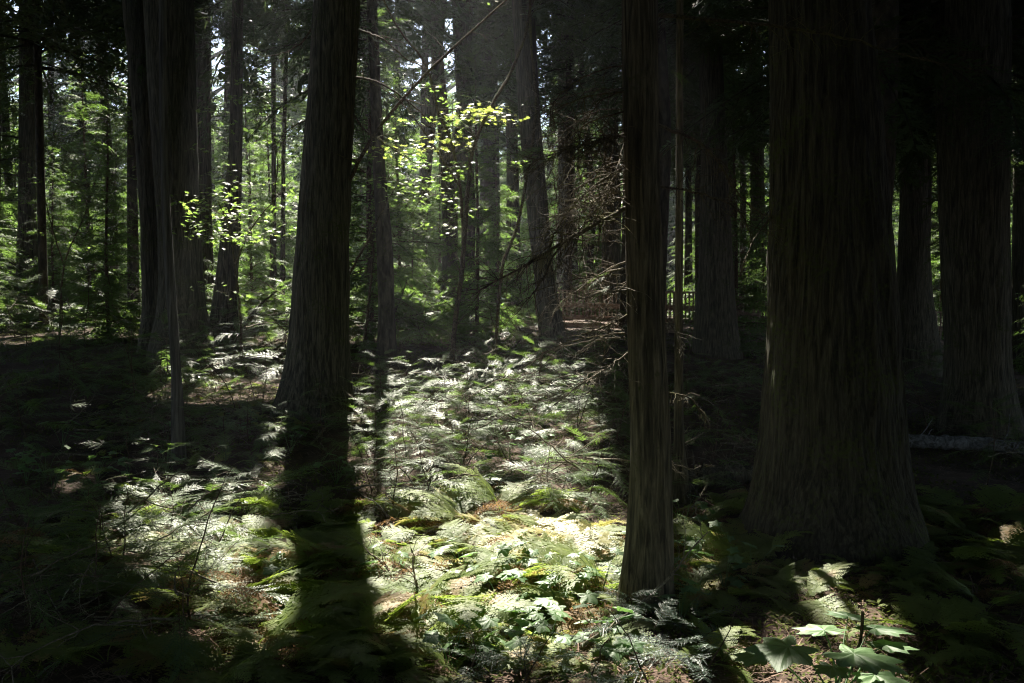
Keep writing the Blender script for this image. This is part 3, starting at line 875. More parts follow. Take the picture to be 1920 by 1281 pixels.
# ------------------------------------------------------------------ vine maples
def maple_leaves(centres, n, sig, size):
    S = []
    for c, m in zip(centres, n):
        for _ in range(m):
            p = np.array(c) + rng.normal(0, 1, 3) * sig
            s = size * rng.uniform(.6, 1.25)
            a0 = rng.uniform(0, 6.28)
            Nn = np.array([rng.normal(0, .35), rng.normal(0, .35), 1]); Nn /= np.linalg.norm(Nn)
            U = np.cross(Nn, [math.cos(a0), math.sin(a0), 0]); U /= np.linalg.norm(U); Wv = np.cross(Nn, U)
            for j, fr in ((-2, .62), (-1, .88), (0, 1), (1, .88), (2, .62)):
                a = j * R(42)
                D = math.cos(a) * U + math.sin(a) * Wv - Nn * .12; C = -math.sin(a) * U + math.cos(a) * Wv
                S.append([p, p + D * s * fr * .55 + C * s * .17, p + D * s * fr, p + D * s * fr * .55 - C * s * .17])
    return np.array(S)


def maple(label, d, stems, clusters, group='vine maples', lich=None, yellow=False):
    p0 = at(stems[0]['p'][0][0], stems[0]['p'][0][1], d)
    base = np.array([p0[0], d, float(H(p0[0], d))])
    t = thing('vine_maple', label, 'small tree', base, group)
    for st in stems:
        pts = [at(px, py, d + dz) for px, py, dz in st['p']]
        if st.get('root'): pts[0] = base - np.array([0, 0, .1])
        mb = MB(); dead_branch(mb, pts, st['r'], st.get('r1', .006), st.get('n', 8), .5, n=30, curl=.15, grav=-.02)
        pa = mb.part(M_MSTEM); link('stem', mesh_from('stem', [(pa[0] - base,) + pa[1:]]), t)
    for (px, py, dz, n, sx, sz, size) in clusters:
        c = at(px, py, d + dz)
        sub = [c + np.array([rng.normal(0, sx), rng.normal(0, .35), rng.normal(0, sz)]) for _ in range(max(1, n // 14))]
        tw = MB()
        for q in sub:
            w_ = smooth_line([c + np.array([0, 0, -.05]), (c + q) / 2 + rng.normal(0, .04, 3), q, q + (q - c) * .25], 9); tw.tube(w_, .0045, .0015, 4)
        tp = tw.part(M_MSTEM)
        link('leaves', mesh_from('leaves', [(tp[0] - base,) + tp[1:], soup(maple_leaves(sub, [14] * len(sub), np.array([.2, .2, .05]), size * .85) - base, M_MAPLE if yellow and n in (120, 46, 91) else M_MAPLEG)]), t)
    if lich:
        P = smooth_line([at(px, py, d + dz) for px, py, dz in lich], 20)
        link('lichen', mesh_from('lichen', [soup(lichen_soup(P, 0, 1, 60, .18) - base, M_LICHEN)]), t)
    return t


maple('forked mossy vine maple with glowing yellow leaves above the clearing', 17.0, [
    dict(p=[(846, 690, 0), (853, 605, 0), (866, 510, 0), (871, 437, 0)], r=0.0473, r1=0.0390, n=6, root=1),
    dict(p=[(871, 437, 0), (878, 349, 0), (886, 286, 0), (912, 216, .1), (963, 125, .2), (989, 48, .2), (1000, -60, .3)], r=0.0405, r1=0.0195, n=10),
    dict(p=[(870, 437, 0), (862, 350, .1), (853, 293, .2), (838, 245, .2), (820, 205, .3), (798, 121, .3), (745, 50, .4), (700, -40, .5)], r=0.0324, r1=0.0156, n=12),
    dict(p=[(862, 350, .1), (830, 300, .3), (790, 240, .4), (750, 190, .5), (690, 150, .6)], r=0.0203, r1=0.0078, n=8),
    dict(p=[(820, 205, .3), (860, 205, .2), (910, 215, 0), (945, 222, -.1)], r=0.0135, r1=0.0039, n=6),
    dict(p=[(855, 310, .2), (820, 330, .1), (790, 370, .0), (770, 410, 0)], r=0.0135, r1=0.0039, n=6)],
    [(868, 212, 0, 120, 0.377, 0.047, 0.095), (800, 232, .2, 60, 0.319, 0.054, 0.090), (838, 262, .1, 46, 0.232, 0.054, 0.090), (925, 222, -.1, 46, 0.189, 0.041, 0.084), (765, 285, .3, 91, 0.435, 0.095, 0.090),
     (815, 360, .1, 100, 0.435, 0.121, 0.084), (862, 322, -.1, 50, 0.203, 0.068, 0.084), (730, 330, .5, 110, 0.507, 0.162, 0.084), (800, 425, .2, 62, 0.362, 0.068, 0.084), (840, 185, .3, 30, 0.174, 0.041, 0.090), (865, 395, 0, 40, 0.217, 0.054, 0.084)],
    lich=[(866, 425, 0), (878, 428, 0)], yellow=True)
maple('tall arching maple stem with sparse leaves crossing in front of the curved dark trunk', 15.5, [
    dict(p=[(925, 690, 0), (935, 560, 0), (945, 488, 0), (970, 425, 0), (989, 323, 0), (1000, 264, 0), (1005, 183, 0), (998, 110, 0), (992, 0, 0), (990, -80, 0)], r=0.0297, r1=0.0182, n=14, root=1)],
    [(985, 300, -.2, 20, 0.116, 0.054, 0.067), (880, 20, .2, 14, 0.217, 0.068, 0.067)])
maple('bushy green maple in front of the curved dark trunk right of the twin cedars', 17.5, [
    dict(p=[(455, 640, 0), (448, 560, 0), (440, 500, 0), (430, 430, 0), (410, 380, 0)], r=.03, r1=.01, n=12, root=1),
    dict(p=[(440, 500, 0), (470, 430, .2), (510, 380, .2), (545, 340, .2)], r=.02, r1=.006, n=10),
    dict(p=[(510, 380, .2), (520, 300, .2), (500, 210, .3), (470, 150, .3)], r=.014, r1=.004, n=10)],
    [(420, 400, 0, 210, .5, .16, .085), (440, 450, .2, 150, .4, .12, .085), (390, 420, .2, 90, .25, .12, .08), (425, 545, 0, 40, .22, .1, .08), (490, 210, .3, 150, .45, .25, .085), (530, 170, .3, 80, .3, .18, .085),
     (520, 280, .3, 150, .5, .3, .085), (470, 360, .3, 90, .4, .15, .085)])
maple('loose-leaved maple glowing green between the tall shadow-casting cedar and a sunlit trunk', 19, [
    dict(p=[(680, 680, 0), (690, 580, 0), (700, 470, 0), (690, 400, 0), (720, 300, 0)], r=.03, r1=.008, n=12, root=1)],
    [(700, 390, 0, 200, .6, .4, .085), (740, 440, .3, 200, .6, .4, .085), (690, 480, .2, 140, .4, .3, .08), (760, 380, .3, 160, .5, .3, .085), (620, 480, .5, 60, .4, .3, .085)])
maple('yellow-green maple brush glowing behind the straight black trunk', 24, [
    dict(p=[(110, 600, 0), (120, 500, 0), (160, 400, 0), (190, 300, 0)], r=.03, r1=.008, n=12, root=1),
    dict(p=[(120, 500, 0), (90, 400, 0), (70, 300, 0), (60, 200, 0)], r=.02, r1=.006, n=12)],
    [(190, 280, 0, 180, 1.0, .7, .09), (230, 250, 0, 130, .6, .6, .09), (180, 340, 0, 150, .9, .6, .09), (120, 420, 0, 160, 1.0, .6, .09), (60, 440, 0, 120, .8, .8, .09), (210, 420, 0, 120, .7, .6, .09),
     (100, 250, .3, 160, .9, .9, .09), (200, 130, .3, 100, .6, .8, .09)])


# live cedar sprays high on the slender cedar
def live_spray(px, py, d, n, s, az0, mat=None):
    base = b1
    for _ in range(n):
        o = link('foliage_spray', CED_M[rng.integers(8)], t1, at(px + rng.normal(0, 8), py + rng.normal(0, 6), d) - base, (R(rng.normal(0, 15)), R(rng.uniform(10, 40)), R(az0 + rng.normal(0, 22))), s * rng.uniform(.7, 1.2))


live_spray(1135, 160, d1 - .1, 4, .22, 190); live_spray(1030, 285, d1 - .2, 5, .24, 180); live_spray(1245, 130, d1, 2, .2, 10)
live_spray(1150, 520, d1 - .1, 3, .2, 185)


# ------------------------------------------------------------------ undergrowth
BR_OF = {'cedar': CED_M, 'hemlock': HEM_M}
STEM_MESH = []
for _ in range(4):
    mb = MB(); mb.tube(wander((0, 0, -.08), (rng.normal(0, .08), rng.normal(0, .08), 1), 1.08, 12, .09, 0), .009, .0025, 6)
    STEM_MESH.append(mesh_from('stem', [mb.part(M_STEM)]))
TW_MESH = []
for _ in range(4):
    mb = MB(); dead_branch(mb, wander((0, 0, 0), (1, 0, .1), 1, 6, .12, .03), .009, .002, 9, .35, n=14, curl=.3, grav=.05, tw_r=.003, sides=4)
    TW_MESH.append(mesh_from('twig', [mb.part(M_TWIG)]))


def sapling(x, y, h, label, kind='cedar', nb=9, spread=.6, group='young cedars of the undergrowth', twigs=0, cat='sapling', z0=.22, facing=None):
    t = thing(kind + '_sapling', label, cat, (x, y, float(H(x, y))), group)
    st = link('stem', STEM_MESH[rng.integers(4)], t, sc=(.6 + .4 * h, .6 + .4 * h, h), rot=(0, 0, rng.uniform(0, 6.28)))
    a = rng.uniform(0, 6.28)
    for i in range(nb):
        q = (i + .5) / nb
        a += 2.4 + rng.normal(0, .3)
        z = h * (z0 + (.98 - z0) * q)
        s = spread * (1 - .62 * q) * rng.uniform(.7, 1.15)
        link('branch', BR_OF[kind][rng.integers(len(BR_OF[kind]))], t, (0, 0, z), (R(rng.normal(0, 12)), R(rng.normal(2, 9) - 22 * q ** 3), a), s)
    for i in range(twigs):
        link('twig', TW_MESH[rng.integers(4)], t, (0, 0, h * rng.uniform(.15, .8)), (0, R(rng.normal(0, 15)), rng.uniform(0, 6.28)), spread * rng.uniform(.6, 1.3))
    return t


placed = []


def free(x, y, r):
    return all((x - a) ** 2 + (y - b) ** 2 > (r + c) ** 2 * .5 for a, b, c in placed)


SP = [  # px, py of the foot, height m, branches, spread, twigs, label
    (357, 1172, 1.05, 12, .75, 4, 'cedar sapling with a dark bare stem, at the front of the left pool of light'),
    (178, 1210, .7, 8, .5, 4, 'low dark cedar sapling in the shade by the lower left corner'),
    (110, 740, 1.7, 13, 1.1, 2, 'tall feathery sapling in shade left of the thin grey dead pole'),
    (425, 880, .75, 4, .3, 1, 'spindly sapling with a pale stem behind the left pool of light'),
    (762, 872, .75, 10, .6, 1, 'cedar sapling with pale flat tips, in the middle of the lit saplings'),
    (880, 800, .75, 9, .55, 1, 'cedar sapling with a bare crook at its top, at the back of the lit undergrowth'),
    (862, 905, .7, 9, .6, 3, 'cedar sapling with upswept sunlit branches, centre of the clearing'),
    (1145, 885, 1.55, 13, .85, 12, 'leaning twiggy cedar sapling whose lit sprays spread left of the slender brown cedar'),
    (1075, 850, 1.0, 9, .7, 4, 'sapling with bright layered sprays below the mossy dead branches'),
    (1000, 830, .8, 9, .7, 2, 'low wide sapling with white-lit fronds at the back of the clearing'),
    (960, 900, .6, 9, .7, 1, 'spreading sapling with yellowing tips in the brightest light'),
    (700, 930, .7, 9, .65, 3, 'sapling at the right edge of the long trunk shadow'),
    (600, 860, .9, 9, .7, 3, 'dark sapling standing against the foot of the tall shadow-casting cedar'),
    (560, 830, .6, 8, .55, 1, 'sapling with one bright frond at the left foot of the tall shadow-casting cedar'),
    (1740, 830, 1.3, 9, .8, 1, 'sapling with one lit frond behind the massive ridged cedar'),
    (1390, 900, .9, 8, .6, 3, 'dim sapling close to the left flank of the massive ridged cedar'),
    (1340, 860, 1.1, 9, .7, 4, 'dim twiggy sapling between the young stem and the massive ridged cedar'),
    (400, 740, .8, 8, .6, 0, 'sapling with a lit tip right of the thin grey dead pole'),
    (250, 780, 1.2, 10, .8, 1, 'drooping sapling just left of the thin grey dead pole'),
    (60, 860, 1.1, 9, .8, 1, 'shaded sapling under the straight black trunk'),
    (1850, 930, 1.0, 9, .8, 1, 'black-green sapling below the fallen grey log'),
]
for px, py, h, nb, sp_, tw, lab in SP:
    g = ground_hit(px, py)
    sapling(g[0], g[1], h, lab, nb=nb, spread=sp_, twigs=tw)
    placed.append((g[0], g[1], sp_ * .5))


def scatter(n, pxr, pyr, r, fn, tries=4000, test=None):
    c = 0
    for _ in range(tries):
        if c >= n: break
        px, py = rng.uniform(*pxr), rng.uniform(*pyr)
        if test and not test(px, py): continue
        g = ground_hit(px, py)
        if not free(g[0], g[1], r): continue
        if any(math.hypot(g[0] - b[0], g[1] - b[1]) < q for b, q in ((b1, .3), (b2, 1.0), (b3, .75))): continue
        if 1385 < px < 1730 and py > (1075 if fn.__name__ == 'rnd_fern' else 1125): continue
        placed.append((g[0], g[1], r)); fn(g, px, py); c += 1


def lit_at(g):
    return bool(open_sky(np.array([[g[0], g[1], g[2] + .3]]) + SV * 8)[0])


def rnd_sap(g, px, py):
    h = rng.uniform(.32, .8) * (1.6 if py < 655 else 1) * (1 + .5 * (py < 780 and px < 640))
    lit = 'sunlit' if lit_at(g) else 'shaded'
    sz = 'knee-high' if h < .5 else 'thigh-high' if h < .75 else 'waist-high'
    sapling(g[0], g[1], h, f'{sz} {lit} cedar sapling with flat feathery sprays, {where(px)}', nb=int(rng.integers(10, 15)), spread=rng.uniform(.6, 1.0) * (1.5 if py < 655 else 1), twigs=int(rng.integers(0, 4)), z0=.12)


scatter(60, (660, 1180), (725, 970), .17, rnd_sap)
scatter(34, (0, 540), (640, 1010), .3, rnd_sap)
scatter(26, (1265, 1920), (660, 960), .3, rnd_sap)
scatter(12, (0, 420), (1010, 1250), .3, rnd_sap)
scatter(16, (180, 540), (690, 880), .15, rnd_sap)
scatter(34, (330, 1160), (640, 720), .3, rnd_sap)
scatter(36, (380, 985), (597, 650), .5, rnd_sap)
scatter(36, (0, 560), (588, 655), .5, rnd_sap)


def fern(x, y, s, label, nf=7, dry=0, group='ferns of the forest floor', name='fern', flat=0):
    t = thing(name, label, 'fern', (x, y, float(H(x, y)) - .01), group)
    gold = math.hypot(x - .45, y - 8.4) < rng.uniform(.7, 1.7)  # paler golden fronds only round the hot spot, to make it look brighter
    a = rng.uniform(0, 6.28)
    for i in range(nf):
        a += 6.283 / nf + rng.normal(0, .25)
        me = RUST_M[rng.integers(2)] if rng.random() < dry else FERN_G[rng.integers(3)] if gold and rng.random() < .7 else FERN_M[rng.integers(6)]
        link('frond', me, t, (0, 0, 0), (R(rng.normal(0, 14)), R(rng.normal(8 + flat, 11)), a), s * rng.uniform(.65, 1.15))
    return t


def rnd_fern(g, px, py):
    s = rng.uniform(.5, .9)
    lit = 'sunlit' if lit_at(g) else 'shaded'
    dr = rng.random() < .34
    sz = 'small' if s < .6 else 'spreading' if s < .75 else 'large'
    fern(g[0], g[1], s, f'{sz} {lit} fern{" with browning fronds" if dr else ""} {where(px)}', nf=int(rng.integers(4, 7)), dry=.4 if dr else .03)


FN = [(450, 1275, .62, 'fern with long arching fronds, foremost in the left pool of light'), (770, 1262, .5, 'upright pale fern at the bottom edge, left of the bluish fir seedling'),
      (1500, 1130, .6, 'large shaded fern at the foot of the massive ridged cedar'), (1310, 1010, .6, 'fern with white-lit fronds just right of the slender brown cedar'),
      (1420, 1060, .55, 'fern with yellow tips at the root flare of the massive ridged cedar'), (1870, 1080, .5, 'fern catching a fleck of light near the right edge')]
for px, py, s, lab in FN:
    g = ground_hit(px, py)
    fern(g[0], g[1], s, lab, nf=8); placed.append((g[0], g[1], .15))
scatter(66, (640, 1165), (940, 1215), .15, rnd_fern)
scatter(34, (240, 560), (960, 1260), .17, rnd_fern)
scatter(16, (555, 660), (980, 1270), .18, rnd_fern)
scatter(14, (1270, 1480), (960, 1140), .15, rnd_fern)


def small_fern(g, px, py):
    fern(g[0], g[1], rng.uniform(.22, .4), f'tiny {"sunlit" if lit_at(g) else "shaded"} fern {where(px)}', nf=int(rng.integers(4, 7)), dry=.1)


for (bx, by), rr, n_ in (((b1[0], b1[1]), .27, 6), ((b2[0], b2[1]), .85, 11), ((b3[0], b3[1]), .85, 7)):
    for i in range(n_):
        a_ = rng.uniform(math.pi * 1.0, math.pi * 2.0); r_ = rr * rng.uniform(1, 1.3)
        g = np.array([bx + math.cos(a_) * r_, by + math.sin(a_) * r_, 0])
        if to_px(g[0], g[1]) > 1385 and g[1] < 7: continue
        small_fern(g, to_px(g[0], g[1]), 0)
scatter(30, (1270, 1800), (1040, 1270), .07, small_fern)
scatter(26, (150, 560), (690, 900), .1, small_fern)
scatter(22, (600, 1180), (1130, 1275), .06, small_fern)
scatter(18, (0, 260), (980, 1275), .25, rnd_fern)
scatter(20, (1440, 1920), (960, 1270), .25, rnd_fern)
scatter(14, (560, 800), (1180, 1275), .22, rnd_fern)

# bluish fir seedlings at the bottom
for px, py, h, sp_, lab in [(985, 1290, .42, .5, 'bluish soft-needled fir seedling at the bottom edge, centre'), (1110, 1275, .32, .38, 'small bluish fir seedling beside a larger one at the bottom edge'),
                            (1300, 1285, .42, .5, 'bluish fir seedling between the slender brown cedar and the large-leaved plant'),
                            (1180, 1205, .3, .45, 'dark low fir seedling spreading across the foot of the slender brown cedar'), (1215, 1290, .5, .4, 'dark fir seedling at the bottom edge below the slender brown cedar'),
                            (880, 1275, .3, .4, 'low bluish fir seedling among round leaves at the bottom edge')]:
    g = ground_hit(px, min(py, 1279)); y_ = g[1] - max(0, py - 1279) * .02
    sapling(g[0], y_, h, lab, 'hemlock', nb=11, spread=sp_, group='fir seedlings at the front', z0=.25)


# broad-leaved plants
def lobed_leaf(nl, size, teeth, depth, droop=.25):
    """A palmate leaf: pointed lobes, sharp notches between them, toothed edge, folded along the veins."""
    lobes = np.linspace(-R(128), R(128), nl)
    rl = (.62 + .38 * np.cos(lobes * .62)) * (1 + rng.normal(0, .05, nl))
    ang, rad, vein = [-R(172)], [.16], [0.]
    for i in range(nl):
        if i:
            ang.append((lobes[i - 1] + lobes[i]) / 2); rad.append(min(rl[i - 1], rl[i]) * (1 - depth)); vein.append(0.)
        w = R(256) / (nl - 1) / 2
        for q, f in ((-.7, .9), (0, 1.0), (.7, .9)):
            if q: ang.append(lobes[i] + q * w * .62); rad.append(rl[i] * f * (1 - depth * .28)); vein.append(.5)
            else: ang.append(lobes[i]); rad.append(rl[i]); vein.append(1.)
    ang.append(R(172)); rad.append(.16); vein.append(0.)
    na = 150
    u = np.linspace(0, len(ang) - 1, na)
    th = np.interp(u, np.arange(len(ang)), ang); r = np.interp(u, np.arange(len(ang)), rad); ve = np.interp(u, np.arange(len(ang)), vein)
    r = r * (1 + teeth * (np.arange(na) % 3 - 1))
    V = [np.zeros(3)]
    for q in (.25, .5, .78, 1.0):
        x = np.cos(th) * r * q; y = np.sin(th) * r * q
        z = -droop * (q * r) ** 2 + .07 * (ve - .5) * q + .02 * np.sin(th * 9 + q * 5) * q
        V += list(np.stack([x, y, z], 1))
    V = np.array(V) * size
    T = np.array([(0, 1 + i, 2 + i) for i in range(na - 1)])
    Q = []
    for k_ in range(3):
        o = 1 + k_ * na
        Q += [(o + i, o + na + i, o + na + i + 1, o + i + 1) for i in range(na - 1)]
    return (V, [T, np.array(Q)])


BIG = [mesh_from('leaf', [(v, f, M_BROAD, False)]) for v, f in [lobed_leaf(7, 1, .02, .27, .12) for _ in range(2)]]
MED = [mesh_from('leaf', [(v, f, M_BROAD, False)]) for v, f in [lobed_leaf(5, 1, .025, .28, .2) for _ in range(2)]]

g = ground_hit(1560, 1279); g = np.array([g[0] * .95, g[1] - .3, float(H(g[0], g[1] - .3))])
dc = thing('devils_club', 'plant with very large lobed pale green leaves, lit at the lower right', 'plant', (g[0], g[1], g[2] - .02))
for px, py, s, az, dz in [(1478, 1212, .27, 200, .0), (1600, 1225, .30, -40, .0), (1545, 1182, .2, 100, .25), (1640, 1178, .25, 20, .45), (1560, 1250, .13, 250, -.1), (1420, 1228, .16, 190, .1), (1640, 1265, .2, -60, .1), (1660, 1210, .2, 30, .3), (1590, 1155, .17, 80, .5)]:
    p = at(px, py, g[1] - .1 + dz)
    a = R(az)
    c = p - g + np.array([0, 0, .02])
    link('leaf', BIG[rng.integers(2)], dc, c, (R(rng.normal(0, 6)), R(rng.normal(4, 4)), a), s * .86)
    mb = MB(); s0 = np.array([rng.normal(0, .03), rng.normal(0, .03), 0])
    mb.tube(smooth_line([s0, s0 * .3 + c * .6 + np.array([0, 0, .06]), c], 10), .006, .003, 5); link('leaf_stalk', mesh_from('leaf_stalk', [mb.part(M_BROAD)]), dc)
mb = MB(); mb.tube(smooth_line([np.zeros(3), at(1612, 1200, g[1] + .3) - g, at(1618, 1140, g[1] + .3) - g], 12), .013, .009, 7); link('stem', mesh_from('stem', [mb.part(M_MSTEM)]), dc)


def broad(g, px, py, lab=None, s=None):
    t = thing('broadleaf_plant', lab or f'{"sunlit" if lit_at(g) else "shaded"} low plant with broad maple-shaped leaves {where(px)}', 'plant', g, 'broad-leaved plants of the forest floor')
    n = int(rng.integers(4, 9))
    for i in range(n):
        a = rng.uniform(0, 6.28); rr = rng.uniform(.05, .22); h = rng.uniform(.1, .34)
        c = np.array([math.cos(a) * rr, math.sin(a) * rr, h])
        link('leaf', MED[rng.integers(2)], t, c, (R(rng.normal(0, 12)), R(rng.normal(10, 10)), a + rng.normal(0, .4)), (s or rng.uniform(.05, .095)) * rng.uniform(.8, 1.2))
        mb = MB(); mb.tube(smooth_line([np.zeros(3), c * np.array([.5, .5, .7]), c], 7), .003, .0015, 4); link('leaf_stalk', mesh_from('leaf_stalk', [mb.part(M_BROAD)]), t)


scatter(20, (720, 1160), (1090, 1270), .1, broad)
scatter(8, (430, 560), (1060, 1250), .12, broad)
scatter(9, (1265, 1420), (1000, 1200), .12, broad)
scatter(12, (0, 330), (830, 1270), .2, broad)
scatter(10, (420, 1050), (780, 1000), .15, broad)

# ------------------------------------------------------------------ dead wood
def log(label, p0, p1, d0, d1, r, mat, name='fallen_log'):
    A, B_ = at(*p0, d0), at(*p1, d1)
    A[2] = float(H(A[0], A[1])) + r * .7; B_[2] = float(H(B_[0], B_[1])) + r * .7
    n = 60
    P = np.linspace(A, B_, n); P[:, 2] += np.interp(np.linspace(0, 1, n), [0, .5, 1], [0, .03, 0])
    mb = MB()
    rad = np.linspace(r, r * .75, n) * (1 + .35 * (vnoise(np.arange(n) * .5, np.zeros(n) + r * 100, seed=30) - .5))
    mb.tube(P, rad, None, 16)
    for _ in range(7):
        k_ = rng.integers(4, n - 4)
        mb.tube(wander(P[k_], (rng.normal(0, .5), rng.normal(-.3, .5), .8), rng.uniform(.1, .5), 5, .2, 0), .012, .004, 5)
    base = P[n // 2].copy(); base[2] -= r
    V = mb.part(mat)
    o = link(name, mesh_from(name, [(V[0] - base,) + V[1:]]), None, base)
    return tag(o, label, 'log', 'fallen logs')


log('pale grey fallen log lying across the dark ground right of the massive ridged cedar', (1680, 820), (1990, 842), 12.7, 12.2, .1, M_SILVER)
log('dark mossy fallen log behind the lit saplings at the back of the clearing', (880, 735), (1160, 720), 14.5, 15.5, .2, M_BARK)
log('dark fallen log between the young stem and the massive ridged cedar', (1270, 905), (1440, 890), 10.2, 10.6, .12, M_BARK)
log('thin fallen pole on the rise behind the clearing', (700, 700), (900, 690), 17, 18.5, .07, M_BARK_FIR)
log('broken grey log lying in the dim growth right of the long trunk shadow', (735, 985), (800, 955), 9.0, 9.8, .05, M_GREY)

# snag stump and leaning dead pole
g = ground_hit(207, 600)
ax = Axis([[g[0], g[1], g[2]], [g[0] - .05, g[1], g[2] + 1.2], [g[0] - .12, g[1], g[2] + 1.7]], [.26, .22, .12], g[2] + 2.4)
zs = np.linspace(ax.z[0], g[2] + 2.6, 50)
pt = trunk_part(ax, g[2] + 2.6, M_BARK, 48, 50, .05, 11, 5, .4, g, 61, zs=zs)
tag(link('broken_snag', mesh_from('broken_snag', [pt]), None, g), 'jagged black broken snag standing left of the twin dark cedars', 'dead tree')


def leaning(label, pts, d, r):
    P = [at(px, py, d + dz) for px, py, dz in pts]
    base = np.array([P[0][0], P[0][1], float(H(P[0][0], P[0][1]))]); P[0] = base - np.array([0, 0, .1])
    mb = MB(); dead_branch(mb, P, r, r * .4, 10, .6, n=26)
    V = mb.part(M_BARK_FIR)
    tag(link('leaning_dead_pole', mesh_from('leaning_dead_pole', [(V[0] - base,) + V[1:]]), None, base), label, 'dead branch')


leaning('thin dead pole leaning right beyond the twin dark cedars', [(440, 632, 0), (480, 580, .2), (520, 545, .3)], 23, .05)
leaning('thin dead pole slanting up right behind the lit saplings', [(930, 690, 0), (960, 655, .2), (1000, 620, .3)], 17, .03)
leaning('crooked dead pole leaning on the growth right of the tall shadow-casting cedar', [(700, 640, 0), (745, 575, .2), (765, 520, .3)], 21, .035)

DB = []
for _ in range(5):
    mb = MB(); dead_branch(mb, wander((0, 0, .03), (1, 0, .06), 1, 8, .1, .012), .012, .003, 12, .3, n=18, curl=.25, grav=.02)
    DB.append(mesh_from('fallen_branch', [mb.part(M_TWIG)]))


def rnd_branch(g, px, py):
    o = link('fallen_branch', DB[rng.integers(5)], None, g + np.array([0, 0, .02]), (R(rng.normal(0, 6)), R(rng.normal(-4, 6)), rng.uniform(0, 6.28)), rng.uniform(.5, 1.3))
    tag(o, f'dead {"sunlit" if lit_at(g) else "shaded"} branch lying on the ground {where(px)}', 'branch', 'dead branches on the forest floor')


scatter(16, (380, 1180), (650, 900), .1, rnd_branch)
scatter(14, (640, 1180), (900, 1230), .05, rnd_branch)
scatter(10, (1265, 1500), (800, 1200), .1, rnd_branch)
scatter(10, (100, 560), (800, 1230), .1, rnd_branch)


# ------------------------------------------------------------------ boardwalk
bw = [(985, 31, 1.42), (1180, 29, 1.36), (1310, 27, 1.3), (1400, 26, 1.12), (1560, 26, .9), (1760, 26.5, .78), (1960, 27.5, .75)]
PW = np.array([[(px - CX) / F * d_, d_, z_] for px, d_, z_ in bw])
base = PW[2] * np.array([1, 1, 0]) + np.array([0, 0, float(H(PW[2][0], PW[2][1]))])
bwo = thing('boardwalk', 'weathered timber boardwalk with a railing, winding behind the trunks', 'boardwalk', base)
deck, rail, post = MB(), MB(), MB()
plist = []
for a, b in zip(PW[:-1], PW[1:]):
    L_ = np.linalg.norm((b - a)[:2]); n = int(L_ / .16); rz = math.atan2(b[1] - a[1], b[0] - a[0])
    nrm = np.array([-math.sin(rz), math.cos(rz), 0])
    for i in range(n):
        p = a + (b - a) * (i + .5) / n
        deck.box(p - base, (.14, 1.5, .04), rz)
    sl = math.atan2(b[2] - a[2], L_)
    for off, w, hgt in ((.7, .14, .95), (.7, .05, .5), (.7, .05, .12), (-.76, .06, -.06)):
        c = (a + b) / 2 + nrm * off + np.array([0, 0, hgt])
        rail.box(c - base, (L_ * 1.0 - .01, w if w > .1 else .05, .045 if w > .1 else .14), rz, -sl)
    m = max(1, int(L_ / 1.8))
    for i in range(m):
        p = a + (b - a) * i / m + nrm * .7
        plist.append(p)
    nb_ = int(L_ / .14)
    for i in range(nb_):
        p = a + (b - a) * (i + .5) / nb_ + nrm * .7
        rail.box(p + np.array([0, -.035, .53]) - base, (.035, .03, .8), rz)
dk = deck.part(M_DECK, False); link('deck', mesh_from('deck', [dk]), bwo)
link('railing', mesh_from('railing', [rail.part(M_DECK, False)]), bwo)
for p in plist:
    mb = MB(); gz = float(H(p[0], p[1]))
    top = p[2] + .92
    mb.box(np.array([p[0], p[1] + .07, (top + gz - .1) / 2]) - base, (.1, .1, top - gz + .1))
    link('post', mesh_from('post', [mb.part(M_DECK, False)]), bwo)

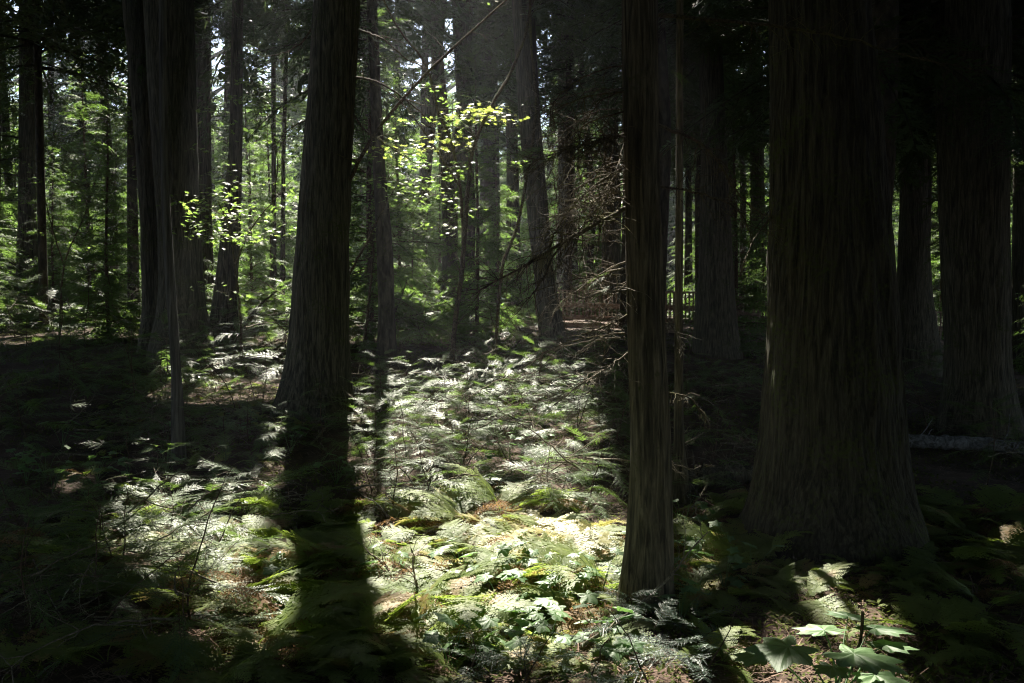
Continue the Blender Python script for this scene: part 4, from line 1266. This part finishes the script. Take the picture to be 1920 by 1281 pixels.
# ------------------------------------------------------------------ light, world, camera
w = bpy.data.worlds.new('World'); SC.world = w; w.use_nodes = True
nt = w.node_tree; nt.nodes.clear()
o = nt.nodes.new('ShaderNodeOutputWorld'); bg = nt.nodes.new('ShaderNodeBackground'); sky = nt.nodes.new('ShaderNodeTexSky')
sky.sky_type = 'NISHITA'; sky.sun_disc = False; sky.sun_elevation = SUN_EL; sky.sun_rotation = SUN_AZ
bg.inputs['Strength'].default_value = .05
nt.links.new(sky.outputs[0], bg.inputs[0]); nt.links.new(bg.outputs[0], o.inputs[0])
sd = bpy.data.lights.new('sun', 'SUN'); sd.energy = 5; sd.angle = R(.5); sd.color = (1, .93, .8)
so = bpy.data.objects.new('sun', sd); COL.objects.link(so)
so.rotation_euler = Vector(SV).to_track_quat('Z', 'Y').to_euler(); so.location = (0, 0, 60)

cam = bpy.data.cameras.new('camera'); cam.lens = 35; cam.sensor_width = 36; cam.clip_end = 2000; cam.clip_start = .05
co = bpy.data.objects.new('camera', cam); COL.objects.link(co)
co.location = (0, 0, CAMZ); co.rotation_euler = (R(90) - PITCH, 0, 0)
SC.camera = co
SC.view_settings.view_transform = 'Standard'; SC.view_settings.look = 'None'; SC.view_settings.gamma = 1; SC.view_settings.use_curve_mapping = False
SC.view_settings.exposure = 2.5
cy = SC.cycles
cy.max_bounces = 5; cy.diffuse_bounces = 3; cy.glossy_bounces = 2; cy.transmission_bounces = 3; cy.transparent_max_bounces = 4; cy.volume_bounces = 0
cy.caustics_reflective = False; cy.caustics_refractive = False; cy.sample_clamp_indirect = 3
cy.use_denoising = True
cy.denoiser = 'OPENIMAGEDENOISE'; cy.denoising_prefilter = 'NONE'; cy.denoising_input_passes = 'RGB_ALBEDO_NORMAL'
cy.use_adaptive_sampling = False; cy.filter_width = 1.1


def haze():
    mb = MB(); mb.box((0, 40, 22), (300, 160, 48))
    m = bpy.data.materials.new('haze'); m.use_nodes = True; nt = m.node_tree; nt.nodes.clear()
    o = nt.nodes.new('ShaderNodeOutputMaterial'); v = nt.nodes.new('ShaderNodeVolumePrincipled')
    v.inputs['Color'].default_value = (.85, .92, 1, 1); v.inputs['Density'].default_value = .0007; v.inputs['Anisotropy'].default_value = .35
    nt.links.new(v.outputs[0], o.inputs['Volume'])
    tag(link('haze', mesh_from('haze', [mb.part(m, False)])), kind='stuff')


haze()
print('objects', len(bpy.data.objects), 'quads', sum(len(m.polygons) for m in bpy.data.meshes))
